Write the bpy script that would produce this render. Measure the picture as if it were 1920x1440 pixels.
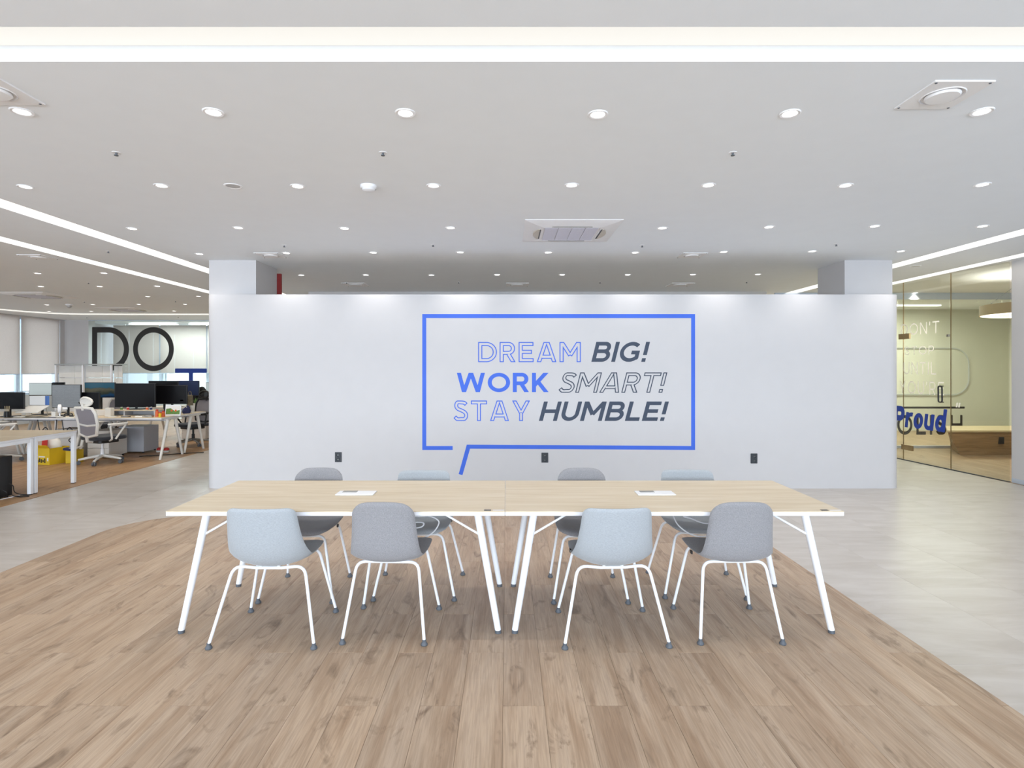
import bpy, bmesh, math, random
import numpy as np
from mathutils import Vector, Matrix
random.seed(7)
PI = math.pi
scene = bpy.context.scene
for o in list(bpy.data.objects):
    bpy.data.objects.remove(o)

# ------------------------------------------------------------------ camera, world, daylight, exposure
F = 1066.7          # focal length in pixels of the 1920 frame (20 mm on 36 mm)
VX, VY = 950.0, 690.0
CAMH = 1.5
CEIL = 2.9
cam_d = bpy.data.cameras.new('camera')
cam_d.sensor_width = 36.0
cam_d.lens = 36.0 * F / 1920.0
cam_d.shift_x = (960 - VX) / 1920.0
cam_d.shift_y = (VY - 720) / 1920.0
cam_d.clip_start = 0.05
cam_d.clip_end = 600
cam = bpy.data.objects.new('camera', cam_d)
scene.collection.objects.link(cam)
cam.location = (0, 0, CAMH)
cam.rotation_euler = (PI / 2, 0, 0)
scene.camera = cam

world = bpy.data.worlds.new('sky')
scene.world = world
world.use_nodes = True
bg = world.node_tree.nodes['Background']
bg.inputs['Color'].default_value = (0.80, 0.90, 1.0, 1)
bg.inputs['Strength'].default_value = 3.0

scene.cycles.adaptive_threshold = 0.03
scene.cycles.max_bounces = 7
scene.cycles.diffuse_bounces = 4
scene.cycles.glossy_bounces = 3
scene.cycles.transparent_max_bounces = 10
scene.cycles.caustics_reflective = False
scene.cycles.caustics_refractive = False
vs = scene.view_settings
vs.view_transform = 'Standard'
vs.look = 'None'
vs.gamma = 1.0
vs.use_curve_mapping = False
vs.exposure = 0.38

SPOT_W = 17.0
OFFICE_W = 30.0      # the warmer downlights over the desks and behind the white wall        # each recessed downlight
DAY_W = 210.0        # daylight through each bay of the window front behind the photographer


def area_light(name, loc, rot, sx, sy, power, col):
    l = bpy.data.lights.new(name, 'AREA')
    l.shape = 'RECTANGLE'
    l.size, l.size_y = sx, sy
    l.energy = power
    l.color = col
    o = bpy.data.objects.new(name, l)
    scene.collection.objects.link(o)
    o.location = loc
    o.rotation_euler = rot
    return o


BAYS = [(-12.4, -7.9), (-7.5, -3.0), (-2.6, 1.9), (2.3, 6.4)]
for a, b in BAYS:
    area_light('daylight', ((a + b) / 2, -5.35, 1.5), (PI / 2, 0, 0), b - a, 2.6, DAY_W, (0.73, 0.86, 1.0))

# ------------------------------------------------------------------ helpers
C = scene.collection


def lin(c):
    c = c / 255.0
    return c / 12.92 if c <= 0.04045 else ((c + 0.055) / 1.055) ** 2.4


def rgb(r, g, b):
    return (lin(r), lin(g), lin(b), 1.0)


def at(px, py, d):
    """the point at depth d metres that lies on a pixel of the 1920x1440 frame"""
    return Vector(((px - VX) * d / F, d, CAMH - (py - VY) * d / F))


def on_ceiling(px, py, z=CEIL):
    d = (z - CAMH) * F / (VY - py)
    return Vector(((px - VX) * d / F, d, z))


def on_floor(px, py, z=0.0):
    d = (CAMH - z) * F / (py - VY)
    return Vector(((px - VX) * d / F, d, z))


class MB:
    def __init__(s):
        s.v, s.f, s.m = [], [], []

    def face(s, pts, mi=0):
        n = len(s.v)
        s.v += [tuple(p) for p in pts]
        s.f.append(list(range(n, n + len(pts))))
        s.m.append(mi)
        return s

    def add(s, vs_, fs, mi=0):
        n = len(s.v)
        s.v += [tuple(p) for p in vs_]
        for f in fs:
            s.f.append([i + n for i in f])
            s.m.append(mi)
        return s

    def box(s, x0, x1, y0, y1, z0, z1, mi=0, M=None):
        p = [(x0, y0, z0), (x1, y0, z0), (x1, y1, z0), (x0, y1, z0), (x0, y0, z1), (x1, y0, z1), (x1, y1, z1), (x0, y1, z1)]
        if M is not None:
            p = [M @ Vector(q) for q in p]
        return s.add(p, [(0, 3, 2, 1), (4, 5, 6, 7), (0, 1, 5, 4), (1, 2, 6, 5), (2, 3, 7, 6), (3, 0, 4, 7)], mi)

    def prism(s, poly, z0, z1, mi=0):
        n = len(poly)
        v = [(x, y, z0) for x, y in poly] + [(x, y, z1) for x, y in poly]
        f = [list(range(n))[::-1], list(range(n, 2 * n))]
        f += [(i, (i + 1) % n, n + (i + 1) % n, n + i) for i in range(n)]
        return s.add(v, f, mi)

    def extrude(s, poly, d, mi=0):
        """closed 3-D polygon pushed along vector d"""
        d = Vector(d)
        n = len(poly)
        v = [Vector(p) for p in poly] + [Vector(p) + d for p in poly]
        f = [list(range(n))[::-1], list(range(n, 2 * n))]
        f += [(i, (i + 1) % n, n + (i + 1) % n, n + i) for i in range(n)]
        return s.add(v, f, mi)

    def tube(s, path, r, n=10, mi=0, caps=True, closed=False):
        path = [Vector(p) for p in path]
        m = len(path)
        rs = r if isinstance(r, (list, tuple)) else [r] * m
        vs_, prev = [], None
        for i, p in enumerate(path):
            if closed:
                t = path[(i + 1) % m] - path[i - 1]
            else:
                t = path[min(i + 1, m - 1)] - path[max(i - 1, 0)]
            t.normalize()
            if prev is None:
                a = Vector((0, 0, 1)) if abs(t.z) < 0.9 else Vector((1, 0, 0))
                u = t.cross(a).normalized()
            else:
                u = (prev - t * prev.dot(t)).normalized()
            prev = u
            w = t.cross(u)
            for k in range(n):
                a = 2 * PI * k / n
                vs_.append(p + (u * math.cos(a) + w * math.sin(a)) * rs[i])
        fs = []
        for i in range(m if closed else m - 1):
            j = (i + 1) % m
            for k in range(n):
                k2 = (k + 1) % n
                fs.append((i * n + k, i * n + k2, j * n + k2, j * n + k))
        if caps and not closed:
            fs.append(list(range(n))[::-1])
            fs.append(list(range((m - 1) * n, m * n)))
        return s.add(vs_, fs, mi)

    def lathe(s, prof, c=(0, 0, 0), n=20, mi=0):
        """profile of (radius, z) turned round the vertical through c; ends at radius 0 close"""
        c = Vector(c)
        vs_, fs, rings = [], [], []
        for r, z in prof:
            if r < 1e-6:
                rings.append([len(vs_)])
                vs_.append(c + Vector((0, 0, z)))
            else:
                rings.append(list(range(len(vs_), len(vs_) + n)))
                for k in range(n):
                    a = 2 * PI * k / n
                    vs_.append(c + Vector((r * math.cos(a), r * math.sin(a), z)))
        for A, B in zip(rings, rings[1:]):
            for k in range(n):
                k2 = (k + 1) % n
                if len(A) == 1 and len(B) == 1:
                    continue
                if len(A) == 1:
                    fs.append((A[0], B[k2], B[k]))
                elif len(B) == 1:
                    fs.append((A[k], A[k2], B[0]))
                else:
                    fs.append((A[k], A[k2], B[k2], B[k]))
        return s.add(vs_, fs, mi)

    def mesh(s, name, smooth=0.6):
        me = bpy.data.meshes.new(name)
        me.from_pydata([tuple(p) for p in s.v], [], s.f)
        if smooth:
            me.polygons.foreach_set('use_smooth', [True] * len(me.polygons))
            bm = bmesh.new()
            bm.from_mesh(me)
            bmesh.ops.recalc_face_normals(bm, faces=bm.faces)
            bm.to_mesh(me)
            bm.free()
            me.set_sharp_from_angle(angle=smooth)
        me.polygons.foreach_set('material_index', s.m)
        me.update()
        return me

    def build(s, name, mat, parent=None, bevel=0.0, smooth=0.6, label=None, seg=2):
        me = s.mesh(name, smooth)
        for m in (mat if isinstance(mat, (list, tuple)) else [mat]):
            me.materials.append(m)
        o = bpy.data.objects.new(name, me)
        C.objects.link(o)
        if parent is not None:
            o.parent = parent
        if bevel:
            b = o.modifiers.new('bevel', 'BEVEL')
            b.width = bevel
            b.segments = seg
            b.limit_method = 'ANGLE'
            b.angle_limit = 0.7
            b.harden_normals = False
        if label:
            o['label'] = label
        return o


def tag(o, label, cat, group=None):
    o['label'] = label
    o['category'] = cat
    if group:
        o['group'] = group
    return o


def thing(name, label, cat, loc=(0, 0, 0), rotz=0.0, group=None):
    o = bpy.data.objects.new(name, None)
    o.empty_display_size = 0.1
    C.objects.link(o)
    o.location = loc
    o.rotation_euler = (0, 0, rotz)
    return tag(o, label, cat, group)


def empty_part(name, parent):
    o = bpy.data.objects.new(name, None)
    o.empty_display_size = 0.05
    C.objects.link(o)
    o.parent = parent
    return o


def structure(o):
    o['kind'] = 'structure'
    return o


def copy_tree(o, parent=None):
    c = o.copy()
    C.objects.link(c)
    c.parent = parent
    for ch in list(o.children):
        copy_tree(ch, c)
    return c


# ------------------------------------------------------------------ materials
class NT:
    def __init__(s, name):
        s.mat = bpy.data.materials.new(name)
        s.mat.use_nodes = True
        s.t = s.mat.node_tree
        s.bsdf = s.t.nodes['Principled BSDF']
        s.out = s.t.nodes['Material Output']

    def n(s, kind, **kw):
        nd = s.t.nodes.new(kind)
        for k, v in kw.items():
            if k.startswith('_'):
                setattr(nd, k[1:], v)
            else:
                nd.inputs[k.replace('__', ' ')].default_value = v
        return nd

    def l(s, a, b):
        s.t.links.new(a, b)

    def coords(s, scale=(1, 1, 1), rnd=0.0, kind='Object', rot=(0, 0, 0)):
        tc = s.n('ShaderNodeTexCoord')
        mp = s.n('ShaderNodeMapping')
        mp.inputs['Scale'].default_value = scale
        mp.inputs['Rotation'].default_value = rot
        src = tc.outputs[kind]
        if rnd:
            oi = s.n('ShaderNodeObjectInfo')
            ml = s.n('ShaderNodeMath', _operation='MULTIPLY')
            ml.inputs[1].default_value = rnd
            s.l(oi.outputs['Random'], ml.inputs[0])
            av = s.n('ShaderNodeVectorMath', _operation='ADD')
            s.l(src, av.inputs[0])
            s.l(ml.outputs[0], av.inputs[1])
            src = av.outputs[0]
        s.l(src, mp.inputs['Vector'])
        return mp.outputs['Vector']

    def ramp(s, fac, stops):
        r = s.n('ShaderNodeValToRGB')
        el = r.color_ramp.elements
        while len(el) < len(stops):
            el.new(0.5)
        for e, (p, c) in zip(el, stops):
            e.position = p
            e.color = c
        s.l(fac, r.inputs['Fac'])
        return r.outputs['Color']

    def mix(s, fac, a, b, mode='MIX'):
        m = s.n('ShaderNodeMix', _data_type='RGBA', _blend_type=mode)
        for sock, val in ((m.inputs[0], fac), (m.inputs[6], a), (m.inputs[7], b)):
            if hasattr(val, 'is_linked'):
                s.l(val, sock)
            else:
                sock.default_value = val
        return m.outputs[2]

    def bump(s, h, strength=0.1, dist=0.01):
        b = s.n('ShaderNodeBump')
        b.inputs['Strength'].default_value = strength
        b.inputs['Distance'].default_value = dist
        s.l(h, b.inputs['Height'])
        s.l(b.outputs['Normal'], s.bsdf.inputs['Normal'])


def plain(name, col, rough=0.5, metal=0.0, var=0.06, scale=6.0, spec=0.5, bump=0.0, bscale=200.0):
    """painted or moulded surface with a slight mottling"""
    m = NT(name)
    v = m.coords()
    nz = m.n('ShaderNodeTexNoise', Scale=scale, Detail=1.0)
    m.l(v, nz.inputs['Vector'])
    lo = tuple(max(0, c * (1 - var)) for c in col[:3]) + (1,)
    hi = tuple(min(1, c * (1 + var)) for c in col[:3]) + (1,)
    m.l(m.ramp(nz.outputs['Fac'], [(0.3, lo), (0.7, hi)]), m.bsdf.inputs['Base Color'])
    m.bsdf.inputs['Roughness'].default_value = rough
    m.bsdf.inputs['Metallic'].default_value = metal
    m.bsdf.inputs['Specular IOR Level'].default_value = spec
    if bump:
        n2 = m.n('ShaderNodeTexNoise', Scale=bscale, Detail=2.0)
        m.l(v, n2.inputs['Vector'])
        m.bump(n2.outputs['Fac'], bump, 0.002)
    return m.mat


def emit(name, col, strength):
    m = NT(name)
    m.bsdf.inputs['Base Color'].default_value = (0.12, 0.12, 0.12, 1)
    m.bsdf.inputs['Emission Color'].default_value = col
    m.bsdf.inputs['Emission Strength'].default_value = strength
    return m.mat


def unsampled(m):
    m.cycles.emission_sampling = 'NONE'
    return m


def wood_floor(name, base, dark, light, rnd=37.0):
    m = NT(name)
    v = m.coords((1, 1, 1), rnd)
    st = m.n('ShaderNodeMapping')
    st.inputs['Scale'].default_value = (9.0, 0.8, 1.0)
    m.l(v, st.inputs['Vector'])
    broad = m.n('ShaderNodeTexNoise', Scale=1.3, Detail=4.0, Roughness=0.55, Distortion=0.6)
    m.l(st.outputs[0], broad.inputs['Vector'])
    fine_map = m.n('ShaderNodeMapping')
    fine_map.inputs['Scale'].default_value = (90.0, 3.5, 1.0)
    m.l(v, fine_map.inputs['Vector'])
    fine = m.n('ShaderNodeTexNoise', Scale=1.6, Detail=2.0, Roughness=0.6, Distortion=0.4)
    m.l(fine_map.outputs[0], fine.inputs['Vector'])
    knot_map = m.n('ShaderNodeMapping')
    knot_map.inputs['Scale'].default_value = (5.2, 1.9, 1.0)
    m.l(v, knot_map.inputs['Vector'])
    kn = m.n('ShaderNodeTexNoise', Scale=1.5, Detail=4.0, Roughness=0.62, Distortion=1.6)
    m.l(knot_map.outputs[0], kn.inputs['Vector'])
    col = m.ramp(broad.outputs['Fac'], [(0.3, dark), (0.5, base), (0.72, light)])
    kf = m.ramp(kn.outputs['Fac'], [(0.57, (0, 0, 0, 1)), (0.76, (1, 1, 1, 1))])
    kd = tuple(c * 0.58 for c in dark[:3]) + (1,)
    col = m.mix(kf, col, kd)
    ff = m.ramp(fine.outputs['Fac'], [(0.35, (0.84, 0.83, 0.82, 1)), (0.65, (1.05, 1.05, 1.05, 1))])
    col = m.mix(1.0, col, ff, 'MULTIPLY')
    oi = m.n('ShaderNodeObjectInfo')
    rn = m.ramp(oi.outputs['Random'], [(0.0, (0.91, 0.91, 0.92, 1)), (1.0, (1.06, 1.05, 1.04, 1))])
    col = m.mix(1.0, col, rn, 'MULTIPLY')
    m.l(col, m.bsdf.inputs['Base Color'])
    m.bsdf.inputs['Roughness'].default_value = 0.42
    m.bsdf.inputs['Specular IOR Level'].default_value = 0.35
    return m.mat


def laminate(name, base, dark, light, along='X'):
    m = NT(name)
    v = m.coords((1.2, 14, 14) if along == 'X' else (14, 1.2, 14), 11.0)
    nz = m.n('ShaderNodeTexNoise', Scale=1.6, Detail=5.0, Roughness=0.6, Distortion=0.5)
    m.l(v, nz.inputs['Vector'])
    m.l(m.ramp(nz.outputs['Fac'], [(0.3, dark), (0.5, base), (0.7, light)]), m.bsdf.inputs['Base Color'])
    m.bsdf.inputs['Roughness'].default_value = 0.45
    m.bsdf.inputs['Specular IOR Level'].default_value = 0.3
    return m.mat


def tile_mat(name):
    m = NT(name)
    v = m.coords((1, 1, 1), 23.0)
    n1 = m.n('ShaderNodeTexNoise', Scale=2.2, Detail=4.0, Roughness=0.6, Distortion=0.7)
    st = m.n('ShaderNodeMapping')
    st.inputs['Scale'].default_value = (0.8, 3.2, 1.0)
    m.l(v, st.inputs['Vector'])
    m.l(st.outputs[0], n1.inputs['Vector'])
    col = m.ramp(n1.outputs['Fac'], [(0.3, rgb(180, 172, 163)), (0.52, rgb(191, 184, 177)), (0.75, rgb(200, 194, 188))])
    oi = m.n('ShaderNodeObjectInfo')
    rn = m.ramp(oi.outputs['Random'], [(0.0, (0.955, 0.95, 0.945, 1)), (1.0, (1.02, 1.02, 1.02, 1))])
    col = m.mix(1.0, col, rn, 'MULTIPLY')
    m.l(col, m.bsdf.inputs['Base Color'])
    m.bsdf.inputs['Roughness'].default_value = 0.30
    m.bsdf.inputs['Specular IOR Level'].default_value = 0.4
    return m.mat


def fabric(name, c1, c2, sc=(260, 260, 260)):
    m = NT(name)
    v = m.coords(sc)
    n1 = m.n('ShaderNodeTexNoise', Scale=1.0, Detail=2.0, Roughness=0.7)
    m.l(v, n1.inputs['Vector'])
    m.l(m.ramp(n1.outputs['Fac'], [(0.32, c1), (0.68, c2)]), m.bsdf.inputs['Base Color'])
    m.bsdf.inputs['Roughness'].default_value = 0.95
    m.bsdf.inputs['Specular IOR Level'].default_value = 0.1
    m.bsdf.inputs['Sheen Weight'].default_value = 0.25
    m.bump(n1.outputs['Fac'], 0.25, 0.002)
    return m.mat


def glass(name, tint, refl=1.0, ior=1.45):
    m = NT(name)
    m.t.nodes.remove(m.bsdf)
    tr = m.n('ShaderNodeBsdfTransparent')
    tr.inputs['Color'].default_value = tint
    gl = m.n('ShaderNodeBsdfGlossy')
    gl.inputs['Roughness'].default_value = 0.0
    gl.inputs['Color'].default_value = (refl, refl, refl, 1)
    lw = m.n('ShaderNodeLayerWeight', Blend=0.5)
    pw = m.n('ShaderNodeMath', _operation='POWER')
    pw.inputs[1].default_value = 5.0
    m.l(lw.outputs['Facing'], pw.inputs[0])
    fr = m.n('ShaderNodeMath', _operation='MULTIPLY_ADD')   # Schlick's reflectance, the same from both sides
    fr.inputs[1].default_value = 0.95
    fr.inputs[2].default_value = 0.04
    m.l(pw.outputs[0], fr.inputs[0])
    mx = m.n('ShaderNodeMixShader')
    m.l(fr.outputs[0], mx.inputs[0])
    m.l(tr.outputs[0], mx.inputs[1])
    m.l(gl.outputs[0], mx.inputs[2])
    m.l(mx.outputs[0], m.out.inputs['Surface'])
    return m.mat


def blind_mat(name, c1=rgb(216, 206, 200), c2=rgb(226, 217, 211)):
    m = NT(name)
    v = m.coords((1, 1, 1))
    nz = m.n('ShaderNodeTexNoise', Scale=120.0, Detail=1.0)
    m.l(v, nz.inputs['Vector'])
    col = m.ramp(nz.outputs['Fac'], [(0.3, c1), (0.7, c2)])
    m.l(col, m.bsdf.inputs['Base Color'])
    m.bsdf.inputs['Roughness'].default_value = 0.9
    tl = m.n('ShaderNodeBsdfTranslucent')
    m.l(col, tl.inputs['Color'])
    mx = m.n('ShaderNodeMixShader')
    mx.inputs[0].default_value = 0.5
    m.l(m.bsdf.outputs[0], mx.inputs[1])
    m.l(tl.outputs[0], mx.inputs[2])
    m.l(mx.outputs[0], m.out.inputs['Surface'])
    return m.mat


def screen_mat(name, kind):
    m = NT(name)
    v = m.coords((1, 1, 1), kind='Generated')
    sp = m.n('ShaderNodeSeparateXYZ')
    m.l(v, sp.inputs[0])
    if kind == 'sheet':
        b = m.n('ShaderNodeTexBrick', Scale=7.0, Mortar__Size=0.03)
        b.inputs['Color1'].default_value = rgb(150, 155, 160)
        b.inputs['Color2'].default_value = rgb(140, 146, 152)
        b.inputs['Mortar'].default_value = rgb(120, 126, 132)
        mp = m.n('ShaderNodeCombineXYZ')
        m.l(sp.outputs[0], mp.inputs[0])
        m.l(sp.outputs[2], mp.inputs[1])
        m.l(mp.outputs[0], b.inputs['Vector'])
        col = b.outputs['Color']
        e = 0.55
    elif kind == 'page':
        col = m.ramp(sp.outputs[2], [(0.0, rgb(205, 215, 215)), (0.08, rgb(198, 210, 210)), (0.9, rgb(196, 208, 208)), (1.0, rgb(205, 215, 215))])
        e = 0.6
    elif kind == 'landscape':
        nz = m.n('ShaderNodeTexNoise', Scale=3.0, Detail=6.0)
        m.l(v, nz.inputs['Vector'])
        ad = m.n('ShaderNodeMath', _operation='MULTIPLY_ADD')
        ad.inputs[1].default_value = 0.62
        m.l(nz.outputs['Fac'], ad.inputs[0])
        m.l(sp.outputs[2], ad.inputs[2])
        col = m.ramp(ad.outputs[0], [(0.30, rgb(6, 30, 62)), (0.52, rgb(14, 66, 104)), (0.60, rgb(40, 50, 40)), (0.80, rgb(96, 92, 74)), (0.92, rgb(70, 76, 66)), (0.97, rgb(34, 92, 116))])
        e = 0.5
    else:
        col = m.ramp(sp.outputs[0], [(0.0, rgb(225, 228, 230)), (0.78, rgb(225, 228, 230)), (0.8, rgb(60, 100, 170)), (1.0, rgb(70, 115, 185))])
        e = 0.6
    m.bsdf.inputs['Base Color'].default_value = (0.01, 0.01, 0.01, 1)
    m.bsdf.inputs['Roughness'].default_value = 0.3
    m.l(col, m.bsdf.inputs['Emission Color'])
    m.bsdf.inputs['Emission Strength'].default_value = e
    return unsampled(m.mat)


def facade_mat(name):
    m = NT(name)
    v = m.coords((1, 1, 1))
    sp = m.n('ShaderNodeSeparateXYZ')
    m.l(v, sp.inputs[0])
    ad = m.n('ShaderNodeMath', _operation='ADD')
    m.l(sp.outputs[0], ad.inputs[0])
    m.l(sp.outputs[1], ad.inputs[1])
    cb = m.n('ShaderNodeCombineXYZ')
    m.l(ad.outputs[0], cb.inputs[0])
    m.l(sp.outputs[2], cb.inputs[1])
    b = m.n('ShaderNodeTexBrick', Scale=0.33, Mortar__Size=0.12)
    b.offset = 0
    b.inputs['Color1'].default_value = rgb(170, 180, 190)
    b.inputs['Color2'].default_value = rgb(185, 192, 200)
    b.inputs['Mortar'].default_value = rgb(232, 232, 230)
    m.l(cb.outputs[0], b.inputs['Vector'])
    m.l(b.outputs['Color'], m.bsdf.inputs['Base Color'])
    m.bsdf.inputs['Roughness'].default_value = 0.8
    return m.mat


M = dict(
    wall=plain('white_wall_paint', rgb(202, 200, 201), 0.6, var=0.008, spec=0.3),
    ceil=plain('ceiling_paint', rgb(238, 242, 246), 0.8, var=0.006, spec=0.2),
    tile=tile_mat('pale_stone_tile'),
    grout=plain('tile_joint', rgb(186, 178, 168), 0.7),
    plank=wood_floor('oak_plank', rgb(180, 156, 132), rgb(161, 134, 109), rgb(190, 168, 146)),
    plank_gap=plain('plank_joint', rgb(120, 98, 78), 0.8),
    office_wood=wood_floor('office_wood_floor', rgb(180, 143, 104), rgb(160, 123, 86), rgb(190, 154, 115)),
    lounge_wood=wood_floor('lounge_wood_floor', rgb(156, 132, 104), rgb(140, 116, 88), rgb(168, 144, 116)),
    maple=laminate('maple_laminate', rgb(210, 195, 170), rgb(201, 184, 156), rgb(217, 204, 183)),
    edge=plain('white_edge_band', rgb(228, 228, 232), 0.4, var=0.02),
    white_metal=plain('white_powder_coat', rgb(236, 237, 240), 0.35, var=0.01),
    glide=plain('grey_rubber', rgb(88, 92, 98), 0.6),
    dark_rubber=plain('dark_rubber', rgb(50, 52, 56), 0.6),
    fab_light=fabric('light_grey_woven_fabric', rgb(152, 156, 160), rgb(172, 176, 180), (90, 500, 500)),
    fab_grey=fabric('grey_woven_fabric', rgb(128, 127, 130), rgb(153, 151, 153)),
    black=plain('black_plastic', rgb(24, 24, 26), 0.4, var=0.1),
    black_gloss=plain('black_screen_glass', rgb(11, 11, 14), 0.35, var=0.05, spec=0.2),
    dark_grey=plain('dark_grey_plastic', rgb(52, 56, 62), 0.5),
    mesh_grey=fabric('grey_chair_mesh', rgb(128, 124, 130), rgb(150, 146, 152), (500, 500, 500)),
    seat_black=fabric('dark_seat_fabric', rgb(48, 50, 56), rgb(62, 64, 70)),
    chair_white=plain('white_chair_plastic', rgb(226, 223, 216), 0.45, var=0.02),
    ped=plain('white_cabinet', rgb(222, 217, 210), 0.5, var=0.015),
    ped_grey=plain('grey_cabinet', rgb(178, 180, 186), 0.5, var=0.02),
    blue=plain('blue_vinyl', rgb(62, 104, 214), 0.5, var=0.015, spec=0.3),
    navy=plain('dark_navy_vinyl', rgb(58, 68, 86), 0.5, var=0.02, spec=0.3),
    deep_blue=plain('deep_blue_vinyl', rgb(28, 66, 170), 0.5, var=0.02),
    black_vinyl=plain('black_vinyl', rgb(34, 30, 28), 0.5, var=0.05),
    white_vinyl=blind_mat('frosted_white_vinyl', rgb(246, 242, 236), rgb(250, 248, 244)),
    glass=glass('clear_glass', (0.93, 0.965, 0.945, 1)),
    tint_glass=glass('bronze_green_glass', (0.925, 0.94, 0.895, 1), 0.9),
    win_glass=glass('window_glass', (0.9, 0.95, 0.97, 1)),
    blind=blind_mat('roller_blind_cloth'),
    alu=plain('aluminium_frame', rgb(196, 206, 220), 0.35, metal=0.2, var=0.02),
    steel=plain('brushed_steel', rgb(170, 168, 162), 0.3, metal=0.8, var=0.05),
    brass=plain('bronze_hinge', rgb(150, 128, 92), 0.35, metal=0.6, var=0.1),
    cove=emit('cove_light', (1.0, 0.97, 0.90, 1), 0.66),
    slot_light=emit('slot_light', (1.0, 0.94, 0.83, 1), 2.3),
    lens=unsampled(emit('downlight_lens', (1.0, 0.97, 0.92, 1), 6.0)),
    ring_glow=emit('pendant_glow', (1.0, 0.93, 0.8, 1), 2.2),
    off_lens=plain('unlit_lens', rgb(178, 176, 174), 0.4),
    ac=plain('air_conditioner_white', rgb(238, 237, 238), 0.4, var=0.01),
    ac_grille=plain('air_intake_grille', rgb(212, 212, 226), 0.6, var=0.03, scale=60),
    vane=plain('beige_vane', rgb(196, 188, 176), 0.5),
    red=plain('dark_red_paint', rgb(140, 32, 30), 0.5),
    yellow=plain('yellow_carton', rgb(214, 180, 30), 0.6, var=0.05),
    paper=plain('white_paper', rgb(226, 224, 218), 0.8, var=0.03),
    redplastic=plain('red_plastic', rgb(190, 40, 34), 0.5),
    bench=laminate('bench_oak', rgb(150, 120, 84), rgb(128, 100, 68), rgb(164, 134, 98)),
    bench_top=laminate('bench_top_oak', rgb(196, 178, 140), rgb(184, 164, 126), rgb(206, 190, 154)),
    lamp_tan=plain('tan_lamp_shade', rgb(190, 168, 132), 0.6),
    room_wall=plain('pale_room_wall', rgb(222, 220, 205), 0.7, var=0.01),
    facade=facade_mat('apartment_facade'),
    green=plain('leaf_green', rgb(92, 130, 60), 0.6, var=0.3, scale=40),
    orange=plain('orange_plastic', rgb(206, 92, 40), 0.5, var=0.1),
    navy_cloth=plain('navy_cloth', rgb(38, 42, 84), 0.8, var=0.15, scale=30),
    taupe=plain('khaki_cloth', rgb(120, 110, 90), 0.9, var=0.15, scale=30),
    s_sheet=screen_mat('screen_spreadsheet', 'sheet'),
    s_page=screen_mat('screen_page', 'page'),
    s_land=screen_mat('screen_landscape', 'landscape'),
    s_lap=screen_mat('screen_laptop', 'laptop'),
    s_blue=plain('dark_blue_screen', rgb(34, 48, 84), 0.25, var=0.1),
)

# ------------------------------------------------------------------ floor
WX0, WX1, WY1 = -3.70, 2.225, 5.775         # the wood zone under the meeting tables
XR = 12.0
floor = structure(MB().box(-13.2, XR, -5.6, 21.6, -0.12, -0.004).build('floor', M['grout'], smooth=0))


def rounded_zone(x0, x1, y0, y1, r, n=14):
    p = [(x0, y0), (x1, y0)]
    for k in range(n + 1):
        a = PI / 2 * k / n
        p.append((x1 - r + r * math.cos(a), y1 - r + r * math.sin(a)))
    for k in range(n + 1):
        a = PI / 2 + PI / 2 * k / n
        p.append((x0 + r + r * math.cos(a), y1 - r + r * math.sin(a)))
    return p


def clip_convex(poly, clip):
    out = poly
    for i in range(len(clip)):
        a, b = clip[i], clip[(i + 1) % len(clip)]
        if abs(a[0] - b[0]) + abs(a[1] - b[1]) < 1e-9:
            continue
        side = lambda p: (b[0] - a[0]) * (p[1] - a[1]) - (b[1] - a[1]) * (p[0] - a[0])
        res = []
        for j in range(len(out)):
            p, q = out[j], out[(j + 1) % len(out)]
            sp, sq = side(p), side(q)
            if sp >= 0:
                res.append(p)
            if (sp > 0 > sq) or (sp < 0 < sq):
                t = sp / (sp - sq)
                res.append((p[0] + t * (q[0] - p[0]), p[1] + t * (q[1] - p[1])))
        out = res
        if len(out) < 3:
            return []
    return out


zone = rounded_zone(WX0, WX1, -5.5, WY1, 0.62)
MB().prism(zone, -0.004, 0.0012).build('wood_underlay', M['plank_gap'], floor, smooth=0)
PW, PL = 0.184, 0.9385
pl_rect = MB()


def slab_mesh(poly, z0, z1, c=0.0012):
    """flat piece with a fine chamfer round its top"""
    n = len(poly)
    cx = sum(p[0] for p in poly) / n
    cy = sum(p[1] for p in poly) / n
    mb = MB()
    inner = []
    for x, y in poly:
        d = math.hypot(x - cx, y - cy) or 1
        inner.append((x - (x - cx) / d * c * 1.6, y - (y - cy) / d * c * 1.6))
    v = [(x, y, z0) for x, y in poly] + [(x, y, z1 - c) for x, y in poly] + [(x, y, z1) for x, y in inner]
    f = [list(range(2 * n, 3 * n))]
    for i in range(n):
        j = (i + 1) % n
        f += [(i, j, n + j, n + i), (n + i, n + j, 2 * n + j, 2 * n + i)]
    return mb.add(v, f)


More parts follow.
